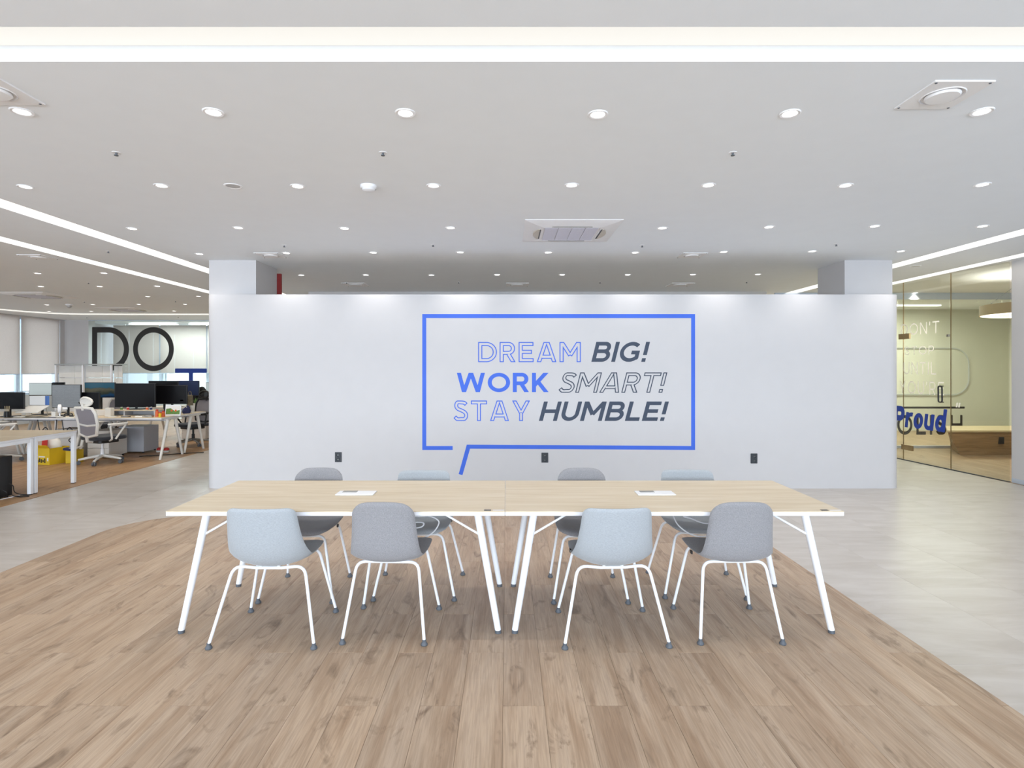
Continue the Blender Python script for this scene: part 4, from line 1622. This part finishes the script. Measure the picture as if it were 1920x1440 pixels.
def pedestal(x0, x1, y0, y1, z1, label, mat, n=3, front=-1):
    o = thing('drawer_cabinet', label, 'cabinet', ((x0 + x1) / 2, (y0 + y1) / 2, 0.003), 0, 'drawer cabinets under the desks')
    hw, hd = (x1 - x0) / 2, (y1 - y0) / 2
    MB().box(-hw, hw, -hd + .02 if front < 0 else -hd, hd if front < 0 else hd - .02, .03, z1).build('body', mat, o, bevel=.003)
    for i in range(n):
        a, b = .034 + (z1 - .034) * i / n, .034 + (z1 - .034) * (i + 1) / n - .006
        d = MB().box(-hw + .002, hw - .002, *((-hd, -hd + .019) if front < 0 else (hd - .019, hd)), a, b).build('drawer', mat, o, bevel=.003)
        yk = -hd if front < 0 else hd
        MB().box(-hw + .02, -hw + .028, yk - .003, yk + .003, b - .05, b - .042).build('lock', M['steel'], d, smooth=0)
    for sx in (-1, 1):
        for sy in (-1, 1):
            MB().tube([(sx * (hw - .04) - .012, sy * (hd - .05), .018), (sx * (hw - .04) + .012, sy * (hd - .05), .018)], .017, 10).build('caster', M['dark_grey'], o)
    return o


pedestal(-6.93, -6.57, 9.40, 9.85, .455, 'white three-drawer cabinet behind the white swivel chair', M['ped'])
pedestal(-7.56, -7.18, 9.50, 9.9, .47, 'white drawer cabinet behind the yellow box', M['ped'])
pedestal(-6.80, -6.36, 9.97, 10.4, .47, 'grey drawer cabinet under the back-to-back aisle desk', M['ped_grey'], front=1)
pedestal(-6.72, -6.22, 11.76, 12.2, .53, 'pale beige drawer cabinet under the farther desk', M['ped'])


# swivel chairs
def make_swivel(white=True):
    o = thing('office_chair', 'chair', 'chair')
    fm = M['chair_white'] if white else M['black']
    K = .95
    # local: faces +y
    bz0, bz1 = .44 * K, .90 * K
    def by(z):
        q = (z - bz0) / (bz1 - bz0)
        return -.20 - .03 * math.sin(q * PI) * -1 - .06 * q
    # backrest frame loop
    pts = []
    for x_, z_ in [(-.19, bz0 + .04), (-.215, bz0 + .2), (-.225, bz1 - .08), (-.19, bz1), (0, bz1 + .01), (.19, bz1), (.225, bz1 - .08), (.215, bz0 + .2), (.19, bz0 + .04), (0, bz0)]:
        pts.append(Vector((x_, by(z_), z_)))
    br = MB().tube(pts, .022, 8, closed=True).build('back_frame', fm, o)
    zs = bz0 + .19
    MB().tube([(-.2, by(zs), zs), (0, by(zs) - .01, zs - .02), (.2, by(zs), zs)], .018, 8).build('lumbar_bar', fm, br)
    ms = MB()
    nz, nx = 8, 8
    g = []
    for i in range(nz + 1):
        z = bz0 + .02 + (bz1 - bz0 - .03) * i / nz
        hw = .19 + .03 * math.sin(PI * i / nz)
        g.append([(hw * (-1 + 2 * k / nx), by(z) - .012 * (1 - (-1 + 2 * k / nx) ** 2), z) for k in range(nx + 1)])
    for dy in (-.003, .003):
        ms.add([(a, b + dy, c) for r in g for a, b, c in r], [(i * (nx + 1) + k, i * (nx + 1) + k + 1, (i + 1) * (nx + 1) + k + 1, (i + 1) * (nx + 1) + k) for i in range(nz) for k in range(nx)])
    ms.build('mesh_back', M['mesh_grey'], o)
    # headrest
    hr = []
    hz = 1.00 * K
    for k in range(14):
        a = 2 * PI * k / 14
        hr.append(Vector((.125 * math.cos(a), by(bz1) + .02 + .02 * math.cos(a) ** 2, hz + .062 * math.sin(a))))
    h = MB().tube(hr, .018, 8, closed=True).build('headrest', fm, o)
    MB().add([tuple(p) for p in hr] + [tuple(p + Vector((0, -.012, 0))) for p in hr], [list(range(14)), list(range(14, 28))[::-1]]).build('headrest_pad', fm, h, smooth=0)
    MB().tube([(0, by(bz1) - .01, bz1 - .03), (0, by(bz1) - .02, hz - .03)], .018, 8).build('headrest_stem', fm, h)
    # seat
    st = MB().prism(rounded_rect(-.235, .235, -.20, .25, .09, 6), .385 * K, .445 * K)
    st.build('seat', M['seat_black'], o, bevel=.02, seg=3)
    MB().prism(rounded_rect(-.16, .16, -.14, .16, .05, 5), .335 * K, .386 * K).build('mechanism', M['black'], o, bevel=.01)
    MB().tube([(0, -.1, .36 * K), (0, -.21, .38 * K), (0, -.215, bz0 + .02)], .026, 8).build('back_bracket', fm, o)
    for s in (-1, 1):
        p = bend([(s * .20, -.02, .375 * K), (s * .27, -.03, .40 * K), (s * .275, -.06, .62 * K), (s * .275, .17, .625 * K), (s * .27, .02, .40 * K)], .03, 4)
        a = MB().tube(p, .014, 8).build('armrest', fm, o)
        MB().prism(rounded_rect(s * .275 - .035, s * .275 + .035, -.09, .19, .03, 5), .628 * K, .652 * K).build('arm_pad', fm, a, bevel=.006)
    MB().tube([(0, 0, .10), (0, 0, .22), (0, 0, .221), (0, 0, .34 * K)], [.026, .026, .016, .016], 12).build('gas_lift', M['white_metal'] if white else M['black'], o)
    for k in range(5):
        a = 2 * PI * k / 5 + .35
        dx, dy = math.cos(a), math.sin(a)
        arm = MB().tube([(dx * .02, dy * .02, .115), (dx * .16, dy * .16, .098), (dx * .29, dy * .29, .072)], [.026, .02, .015], 8).build('base_arm', fm if white else M['steel'], o)
        cx_, cy_ = dx * .285, dy * .285
        cs = MB()
        for s in (-1, 1):
            q = Vector((-dy, dx, 0)) * s
            cs.tube([Vector((cx_, cy_, .031)) + q * .006, Vector((cx_, cy_, .031)) + q * .024], .028, 12)
        cs.tube([(cx_, cy_, .03), (cx_, cy_, .075)], .008, 6)
        cs.build('caster', M['glide'], arm)
    return o


sw = make_swivel(True)
sb = make_swivel(False)
for i, (src, x, y, rz, lab) in enumerate((
        (sw, -6.36, 8.95, -.40, 'white swivel chair with grey mesh back and headrest beside the aisle desk'),
        (None, -8.02, 8.95, -.7, 'white-based swivel chair at the left picture edge beside the yellow box'),
        (sb, -6.05, 10.98, 2.7, 'black swivel chair behind the back-to-back aisle desk'),
        (None, -7.75, 11.05, 2.9, 'white swivel chair behind the monitors, headrest showing'))):
    c = src or copy_tree(sw)
    c.location = (x, y, .003)
    c.rotation_euler = (0, 0, rz)
    c.scale = (1.06, 1.06, 1.03)
    tag(c, lab, 'chair', 'office swivel chairs')


# monitors
def monitor(px0, px1, py0, py1, d, label, front, stand=True, yaw=0.0, desk_z=DZ, facing=1, mark=False):
    a, b = at(px0, py1, d), at(px1, py0, d)
    w_, h_ = b.x - a.x, b.z - a.z
    o = thing('monitor', label, 'monitor', ((a.x + b.x) / 2, d, desk_z), yaw, 'monitors on the desks')
    z0 = a.z - desk_z
    body = MB().box(-w_ / 2, w_ / 2, -.012, .022, z0, z0 + h_).build('casing', M['black'], o, bevel=.004)
    if front is not None:
        MB().box(-w_ / 2 + .008, w_ / 2 - .008, -.0135, -.0118, z0 + .010, z0 + h_ - .008).build('screen', front, o, smooth=0)
    if mark:
        MB().box(w_ / 2 - .12, w_ / 2 - .06, -.0135, -.0115, z0 + .05, z0 + .075).build('white_label', M['paper'], o, smooth=0)
    if stand:
        MB().tube([(0, .03, .01), (0, .03, z0 + h_ * .4)], .02, 10).build('stand_pole', M['black'], o)
        MB().prism(rounded_rect(-min(.13, w_ * .3), min(.13, w_ * .3), -.06, .12, .03, 4), 0.0005, .012).build('stand_foot', M['black'], o, bevel=.002)
    return o


monitor(-14, 45.5, 735.5, 767, 9.45, 'black monitor at the left picture edge behind the pen cup', M['black_gloss'])
monitor(55, 98.5, 717.8, 741.5, 9.86, 'monitor with a pale page above the open laptop', M['s_page'])
monitor(99, 121, 716.8, 745, 10.25, 'dark monitor edge peeking behind the pale grey screen', M['black_gloss'])
monitor(98.3, 152.2, 721, 764.5, 9.7, 'monitor showing a grey spreadsheet', M['s_sheet'])
monitor(150, 187, 735.5, 767, 9.80, 'small black monitor behind the headrest of the white chair', M['black_gloss'])
monitor(159.4, 216, 717, 745.5, 10.3, 'monitor showing a dark blue island landscape', M['s_land'])
monitor(215.8, 291.5, 718.8, 763.5, 9.76, 'largest black monitor on the aisle desk riser', M['black_gloss'], desk_z=DZ + .10)
monitor(291, 351, 722, 757.5, 10.12, 'black monitor with a small white label, next to the picture frame', M['black_gloss'], mark=True)
monitor(279, 334, 714, 745, 10.42, 'black monitor peeking over the two nearer black monitors', M['black_gloss'])
monitor(333, 373.5, 713.6, 742, 11.95, 'dark blue-tinted monitor on the farther desk', M['s_blue'])
monitor(386.2, 410, 717, 745, 12.05, 'monitor half hidden by the white wall edge', M['s_page'])

# laptop on a sloping stand
lp = thing('laptop', 'open laptop with a lit screen below the pale page monitor', 'laptop', (0, 0, 0))
a, b = at(55, 760, 9.62), at(93, 741.5, 9.62)
MB().box(a.x, b.x, 9.62, 9.628, a.z, b.z).build('lid', M['steel'], lp, bevel=.002)
MB().box(a.x + .006, b.x - .006, 9.6185, 9.6198, a.z + .006, b.z - .006).build('screen', M['s_lap'], lp, smooth=0)
MB().add([(a.x, 9.62, a.z), (b.x, 9.62, a.z), (b.x - .02, 9.40, a.z - .10), (a.x - .05, 9.40, a.z - .10), (a.x, 9.62, a.z - .012), (b.x, 9.62, a.z - .012), (b.x - .02, 9.40, a.z - .112), (a.x - .05, 9.40, a.z - .112)],
         [(0, 1, 2, 3), (7, 6, 5, 4), (0, 4, 5, 1), (1, 5, 6, 2), (2, 6, 7, 3), (3, 7, 4, 0)]).build('keyboard_base', M['paper'], lp, smooth=0)
ls = thing('laptop_stand', 'sloping metal stand under the open laptop', 'stand', (0, 0, 0))
for x_ in (a.x + .03, b.x - .05):
    MB().tube([(x_, 9.42, DZ + .004), (x_, 9.64, DZ + .006), (x_, 9.61, a.z - .016)], .006, 6).build('support', M['steel'], ls)

# small things on the desks
def lathe_thing(name, label, cat, p, prof, mat, group=None, n=14, part=None):
    o = thing(name, label, cat, p, 0, group)
    MB().lathe(prof, n=n).build(part or 'body', mat, o)
    return o


dp = lambda px, d: Vector(((px - VX) * d / F, d, DZ))
o = lathe_thing('pen_cup', 'black pen cup with pale pens in front of the leftmost monitor', 'cup', dp(13, 9.32), [(0, 0), (.046, 0), (.038, .10), (.034, .10), (.033, .01), (0, .01)], M['black'])
for q in range(4):
    MB().tube([(-.024 + q * .016, 0, .012), (-.036 + q * .024, .004, .185)], .0045, 6).build('pen', M['bench_top'], o)
o = thing('desk_fan', 'small white desk fan in front of the spreadsheet monitor', 'fan', dp(112, 9.42))
MB().lathe([(0, 0), (.05, 0), (.045, .014), (.012, .02), (.011, .09), (0, .09)], n=18).build('fan_base', M['white_metal'], o)
fh = MB().lathe([(0, -.02), (.03, -.03), (.07, -.022), (.075, 0), (.07, .022), (.03, .03), (0, .03)], n=20)
fh.v = [(c * .8 + a * .5 if False else a * .55 + c * .8, -b * .0 + a * -.83 + c * .55, b + .135) for a, b, c in fh.v]
fh.build('fan_head', M['white_metal'], o)
mm = MB().tube([(.03, .02, .135), (.085, .055, .135)], [.026, .018], 12).build('fan_motor', M['white_metal'], o)
o = thing('headphones', 'black tangled headset beside the desk fan', 'headphones', dp(127, 9.40))
MB().tube(spline3([(-.07, 0, .012), (-.06, .02, .05), (0, .03, .062), (.06, .02, .05), (.07, 0, .012)]), .008, 8).build('headband', M['black'], o)
for s in (-1, 1):
    MB().lathe([(0, 0), (.032, 0), (.034, .014), (.026, .026), (0, .026)], (s * .07, -.01, 0), 14).build('ear_cup', M['black'], o)
o = thing('microphone_arm', 'black microphone arm leaning in front of the small black monitor', 'microphone', dp(166, 9.6))
MB().lathe([(0, 0), (.05, 0), (.05, .012), (0, .014)], n=16).build('arm_foot', M['black'], o)
MB().tube([(0, 0, .01), (-.012, 0, .10), (-.10, -.02, .235)], .009, 8).build('arm', M['black'], o)
MB().tube([(-.10, -.02, .235), (-.135, -.03, .22)], [.018, .022], 10).build('microphone', M['black'], o)
lathe_thing('mug', 'white mug at the corner of the aisle desk left of the white chair', 'mug', dp(172, 9.36), [(0, 0), (.046, 0), (.04, .09), (.036, .09), (.033, .01), (0, .01)], M['white_metal'])
o = thing('paper_stack', 'loose white papers spread before the spreadsheet monitor', 'paper', dp(126, 9.30))
for q in range(4):
    R = Matrix.Rotation(-.3 + .22 * q, 4, 'Z')
    MB().box(-.14, .14, -.05, .05, .0005 + q * .0022, .0022 + q * .0022, M=R).build('sheet', M['paper'], o, smooth=0)
o = thing('desk_mat', 'dark desk mat along the front of the desk behind the yellow box', 'mat', dp(62, 9.31))
MB().box(-.42, .42, -.06, .06, .0003, .004).build('mat_sheet', M['black'], o, bevel=.001)
o = thing('monitor_riser', 'grey and maple monitor riser under the largest black monitor', 'riser', ((255 - VX) * 9.76 / F, 9.76, DZ))
MB().box(-.40, .40, -.11, .13, .082, .0995).build('riser_top', M['maple'], o, smooth=0)
for x_ in (-.385, -.13, .385):
    MB().box(x_ - .012, x_ + .012, -.11, .13, .0005, .082).build('riser_support', M['ped_grey'], o, smooth=0)
MB().box(-.38, .38, .11, .128, .0005, .082).build('riser_back', M['ped_grey'], o, smooth=0)
for i, (px, c_) in enumerate(((212, 'paper'), (236, 'dark_grey'), (262, 'paper'), (280, 'steel'))):
    o = thing('stationery', ('white notepad', 'dark grey phone', 'white paper slip', 'grey metal tray')[i] + ' on the front edge of the aisle desk', 'stationery', dp(px, 9.38))
    MB().box(-.06, .06, -.035, .035, .0004, .012 + .004 * i).build('body', M[c_], o, bevel=.002)
    MB().box(-.055, .04, -.03, .03, .012 + .004 * i, .0135 + .004 * i).build('cover', M['paper'], o, smooth=0)
items = [('drink_bottle', 'red-capped orange bottle beside the picture frame', 'bottle', 294.5, 'orange', .11, .026), ('drink_bottle', 'short orange bottle nearest the picture frame', 'bottle', 306, 'orange', .09, .028),
         ('snack_tin', 'small yellow tin beside the orange bottles', 'tin', 300, 'yellow', .075, .022)]
for nm, lab, cat, px, mt, h_, r_ in items:
    o = thing(nm, lab, cat, dp(px, 9.45 if nm != 'snack_tin' else 9.36))
    MB().lathe([(0, 0), (r_, 0), (r_, h_ * .75), (r_ * .6, h_ * .9), (r_ * .6, h_), (0, h_)], n=14).build('body', M[mt], o)
    MB().lathe([(r_ * .68, h_ * .92), (r_ * .68, h_ * 1.12), (0, h_ * 1.12)], n=12).build('cap', M['redplastic'], o)
o = thing('picture_frame', 'desk calendar frame with a green field picture', 'picture frame', dp(324, 9.60), -.05)
MB().box(-.135, .135, -.006, .006, .006, .185, M=Matrix.Rotation(-.12, 4, 'X')).build('frame', M['white_metal'], o, smooth=0)
MB().box(-.12, .12, -.0085, -.006, .022, .168, M=Matrix.Rotation(-.12, 4, 'X')).build('picture_ground', M['paper'], o, smooth=0)
bl = MB()
bl.extrude([(-.12, -.0095, .03), (.12, -.0095, .03), (.12, -.0095, .10), (.03, -.0095, .085), (-.04, -.0095, .13), (-.12, -.0095, .12)], (0, .001, 0))
bl.v = [tuple(Matrix.Rotation(-.12, 4, 'X') @ Vector(q)) for q in bl.v]
bl.build('picture_field', M['green'], o, smooth=0)
for x_ in (-.02, .05):
    dd = MB().lathe([(0, 0), (.018, 0), (.018, .002), (0, .002)], n=12)
    dd.v = [tuple(Matrix.Rotation(-.12, 4, 'X') @ Vector((a + x_, -.0115 + c * .5, b + .09))) for a, b, c in dd.v]
    dd.build('picture_dot', M['orange'], o, smooth=0)
o = thing('navy_pouch', 'crumpled navy and white pouch beside the picture frame', 'pouch', dp(349, 10.14))
pm = MB().lathe([(0, 0), (.06, .0), (.075, .04), (.055, .09), (.03, .12), (0, .125)], n=12)
pm.v = [(a * (1 + .25 * math.sin(9 * b + 5 * c)), b * .8, c * (1 + .2 * math.sin(40 * a))) for a, b, c in pm.v]
pm.build('body', M['navy_cloth'], o)
MB().tube([(-.03, -.03, .11), (0, -.05, .14), (.03, -.03, .11)], .006, 6).build('strap', M['paper'], o)
lathe_thing('paper_cup', 'cream paper cup at the aisle corner of the desk', 'cup', dp(361, 10.32), [(0, 0), (.03, 0), (.04, .13), (.037, .13), (.028, .006), (0, .006)], M['paper'])
o = thing('potted_plant', 'small potted plant on the farther desk beside the wall edge', 'plant', ((366 - VX) * 11.8 / F, 11.8, DZ))
MB().lathe([(0, 0), (.04, 0), (.05, .08), (.045, .08), (.04, .07), (0, .07)], n=14).build('pot', M['paper'], o)
for q in range(9):
    a = q * 2.4
    r_ = .03 + .05 * random.random()
    h_ = .12 + .09 * random.random()
    dx, dy = math.cos(a), math.sin(a)
    MB().add([(0, 0, .07), (dx * r_ * .6 - dy * .012, dy * r_ * .6 + dx * .012, h_ * .8), (dx * r_, dy * r_, h_), (dx * r_ * .6 + dy * .012, dy * r_ * .6 - dx * .012, h_ * .8)], [(0, 1, 2, 3)]).build('leaf', M['green'], o, smooth=0)
o = thing('hanging_jacket', 'dark jacket draped by the blue-tinted monitor near the wall edge', 'jacket', ((379 - VX) * 12.2 / F, 12.2, DZ))
jm = MB().lathe([(0, .26), (.05, .25), (.11, .18), (.14, .06), (.12, .0), (0, .0)], n=14)
jm.v = [(a * (1 + .15 * math.sin(14 * c)), b * .55, c * 1.6) for a, b, c in jm.v]
jm.build('body', M['black'], o)
MB().tube([(-.10, -.03, .28), (-.15, -.05, .17), (-.13, -.06, .045)], [.045, .04, .035], 8).build('sleeve', M['black'], o)
o = thing('khaki_bag', 'khaki bag leaning behind the labelled black monitor', 'bag', ((356 - VX) * 10.4 / F, 10.4, DZ))
bm_ = MB().prism(rounded_rect(-.05, .05, -.04, .04, .03, 4), .0005, .32)
bm_.v = [(a * (1.1 - .8 * max(0, c - .1)), b * (1.1 - .8 * max(0, c - .1)), c) for a, b, c in bm_.v]
bm_.build('body', M['taupe'], o, bevel=.02)
MB().tube(spline3([(-.03, 0, .3), (-.02, 0, .37), (.02, 0, .37), (.03, 0, .3)]), .006, 6).build('handle', M['taupe'], o)

# white shelf screen in front of the far glass
o = thing('shelf_screen', 'white panelled shelf screen standing before the far meeting room', 'shelf', (0, 13.3, 0))
pa, pb = at(103.5, 682, 13.3), at(226, 682, 13.3)
zt = pa.z
MB().box(pa.x, pb.x, -.03, .24, zt - .03, zt).build('top_board', M['steel'], o, bevel=.003)
xs_ = [pa.x + .02, at(155.5, 0, 13.3).x, at(209, 0, 13.3).x, pb.x - .02]
for x_ in xs_[:3]:
    MB().box(x_ - .018, x_ + .018, -.02, .02, .003, zt - .03).build('post', M['white_metal'], o, smooth=0)
for a_, b_ in zip(xs_, xs_[1:]):
    for z0, z1 in ((.4, 1.26), (1.275, zt - .05)):
        m_ = a_ + (b_ - a_) * .62
        MB().box(a_ + .02, m_ - .004, .06, .075, z0, z1).build('panel', M['paper'], o, smooth=0)
        MB().box(m_ + .004, b_ - .02 if b_ < pb.x - .03 else pb.x, .06, .075, z0, z1).build('panel', M['paper'], o, smooth=0)
MB().box(pa.x, pb.x, .0, .24, .36, .39).build('lower_board', M['white_metal'], o, smooth=0)
MB().box(pa.x, pb.x, .20, .24, .003, .36).build('plinth', M['white_metal'], o, smooth=0)

# yellow box with odds and ends
o = thing('yellow_carton', 'yellow printed carton overflowing on the wood floor under the desks', 'box', (-7.15, 8.95, .003), -.22)
bxm = MB()
W2, D2, H2, tk = .145, .16, .255, .006
bxm.box(-W2, W2, -D2, -D2 + tk, 0, H2).box(-W2, W2, D2 - tk, D2, 0, H2).box(-W2, -W2 + tk, -D2 + tk, D2 - tk, 0, H2).box(W2 - tk, W2, -D2 + tk, D2 - tk, 0, H2).box(-W2 + tk, W2 - tk, -D2 + tk, D2 - tk, 0, tk)
bxm.build('carton', M['yellow'], o, smooth=0)
pr = MB()
for q in range(5):
    pr.box(-.09 + q * .034, -.066 + q * .034, -D2 - .001, -D2 + .0005, .03 + .01 * (q % 2), .075 + .012 * ((q * 2) % 3))
pr.box(-.125, -.10, -D2 - .001, -D2 + .0005, .04, .062).box(-.125, -.10, -D2 - .001, -D2 + .0005, .075, .097)
pr.build('printed_marks', M['black'], o, smooth=0)
MB().box(-.06, .06, -D2 - .001, -D2 + .0005, .115, .135).box(.10, .125, -D2 - .001, -D2 + .0005, .06, .11).build('printed_band', M['paper'], o, smooth=0)
MB().extrude([(-W2, -D2, H2), (W2, -D2, H2), (W2 + .01, -D2 - .05, H2 + .05), (-W2 - .01, -D2 - .05, H2 + .05)], (0, .004, .003)).build('flap', M['yellow'], o, smooth=0)
o2 = thing('plastic_bag', 'white crumpled bag with a red pouch inside the yellow carton', 'bag', (-7.15, 8.97, .05), -.22)
bgm = MB().lathe([(0, 0), (.10, 0), (.125, .12), (.13, .25), (.10, .33), (.04, .37), (0, .36)], n=14)
bgm.v = [(a * (1 + .12 * math.sin(8 * b + 20 * c)), b * .8, c * (1 + .10 * math.sin(16 * a + 3))) for a, b, c in bgm.v]
bgm.build('body', M['paper'], o2)
MB().box(-.06, .04, -.15, -.135, .16, .36, M=Matrix.Rotation(.08, 4, 'Y')).build('red_pouch', M['redplastic'], o2, bevel=.006)
o = thing('document_pile', 'papers and a navy folder sticking out on the carton side', 'papers', (-6.86, 9.02, .003), .1)
MB().box(-.07, .09, -.09, .09, .0, .20).build('papers', M['yellow'], o, bevel=.003)
MB().box(-.07, .13, -.10, .06, .222, .24, M=Matrix.Rotation(-.1, 4, 'Y')).build('sheets', M['paper'], o, smooth=0)
MB().box(-.11, .01, -.13, -.03, .20, .235, M=Matrix.Rotation(.12, 4, 'Y')).build('folder', M['navy_cloth'], o, bevel=.003)

# computer tower and its cables
o = thing('computer_tower', 'black computer tower on the floor at the left picture edge', 'computer', (-5.885, 6.50, .003))
MB().box(-.10, .10, -.20, .16, .012, .475).build('case', M['black'], o, bevel=.006)
MB().box(-.09, .09, -.208, -.199, .03, .46).build('front_panel', M['dark_grey'], o, bevel=.004)
for sx in (-.07, .07):
    for sy in (-.15, .11):
        MB().lathe([(0, 0), (.018, 0), (.018, .013), (0, .013)], (sx, sy, 0), 10).build('foot', M['dark_rubber'], o)
for pts, mt, lab in (([(-5.775, 6.52, .10), (-5.74, 6.53, .07), (-5.745, 6.55, .012), (-5.70, 6.62, .009), (-5.62, 6.66, .009), (-5.56, 6.62, .009), (-5.63, 6.58, .009), (-5.72, 6.60, .016), (-5.80, 6.68, .012)], 'black', 'black power cable curled on the floor by the computer tower'),
                     ([(-5.778, 6.60, .16), (-5.745, 6.62, .13), (-5.74, 6.64, .05), (-5.70, 6.70, .009), (-5.60, 6.70, .009)], 'black', 'thin black cable hanging down beside the computer tower'),
                     ([(-5.95, 6.27, .008), (-5.8, 6.27, .008), (-5.74, 6.40, .008), (-5.735, 6.5, .008), (-5.70, 6.66, .009)], 'white_metal', 'white cable on the floor under the computer tower')):
    cable('floor_cable', pts, .005, M[mt], lab)
cable('floor_cable', [(-6.2, 9.6, .009), (-5.9, 9.75, .009), (-5.7, 9.9, .009), (-5.5, 9.98, .009), (-5.35, 10.05, .009)], .008, M['black'], 'black cable lying on the floor below the aisle desk legs')
for s, x_, y_ in ((-1, -6.24, 10.22), (1, -6.10, 10.20)):
    o = thing('slipper', 'red slipper under the aisle desk, ' + ('left' if s < 0 else 'right') + ' of the pair', 'slipper', (x_, y_, .003), .5, 'red slippers under the desk')
    MB().prism(rounded_rect(-.045, .045, -.12, .12, .04, 5), 0, .02).build('sole', M['paper'], o, bevel=.004)
    um = MB().lathe([(.046, 0), (.042, .03), (.025, .045), (0, .048)], n=14)
    um.v = [(a, b * 1.3 + .05, c + .018) for a, b, c in um.v]
    um.build('upper', M['redplastic'], o)

# more of the clutter on the desks
def small_box(name, label, cat, px, d, w_, dp_, h_, mat, lid, z=DZ, rz=0.0):
    o = thing(name, label, cat, ((px - VX) * d / F, d, z), rz)
    MB().box(-w_ / 2, w_ / 2, -dp_ / 2, dp_ / 2, .0006, h_).build('body', M[mat], o, bevel=.004)
    MB().box(-w_ / 2 + .006, w_ / 2 - .006, -dp_ / 2 + .006, dp_ / 2 - .006, h_ + .0003, h_ + .006).build('lid', M[lid], o, smooth=0)
    return o


small_box('storage_box', 'white storage box between the leftmost monitor and the laptop', 'box', 49, 9.75, .075, .1, .15, 'paper', 'ped_grey')
small_box('phone_dock', 'white desk phone standing left of the fan', 'phone', 102.5, 9.5, .07, .06, .085, 'paper', 'dark_grey')
small_box('card_box', 'flat cream box behind the headset', 'box', 150, 9.62, .16, .10, .055, 'bench_top', 'paper')
small_box('card_box', 'stacked white box right of the white chair headrest', 'box', 205.5, 9.5, .10, .09, .14, 'paper', 'paper')
small_box('card_box', 'beige box between headrest and monitor riser', 'box', 194, 9.7, .17, .10, .10, 'ped', 'bench_top')
small_box('notebook', 'violet-grey notebook lying before the desk fan', 'notebook', 105, 9.30, .17, .10, .012, 'navy_cloth', 'paper', rz=.2)
small_box('notebook', 'white notebook at the edge behind the yellow carton', 'notebook', 36, 9.33, .15, .09, .01, 'paper', 'paper', rz=-.15)
for i, (px, mt, lab) in enumerate(((228, 'green', 'small green jar on the monitor riser, leftmost'), (240, 'redplastic', 'small red jar on the monitor riser'), (276, 'orange', 'small orange jar on the riser right of the monitor stand'), (283, 'navy_cloth', 'small navy jar at the aisle end of the riser'))):
    o = thing('small_jar', lab, 'jar', ((px - VX) * 9.70 / F, 9.70, DZ + .0998), 0, 'small jars on the monitor riser')
    MB().lathe([(0, 0), (.02, 0), (.021, .03), (.016, .038), (0, .038)], n=12).build('body', M[mt], o)
    MB().lathe([(.017, .036), (.017, .046), (0, .046)], n=12).build('lid', M['paper'], o)
for i, (x_, lab) in enumerate(((-7.75, 'tangle of black cables hanging under the desk left of the yellow carton'), (-7.35, 'black cables hanging under the desk right above the yellow carton'))):
    cable('desk_cable', [(x_, 9.40, DZ - .035), (x_ + .06, 9.38, .45), (x_ + .14, 9.39, .52), (x_ + .20, 9.40, .40), (x_ + .10, 9.42, .30), (x_ + .24, 9.43, .25), (x_ + .30, 9.42, DZ - .035)], .007, M['black'], lab)
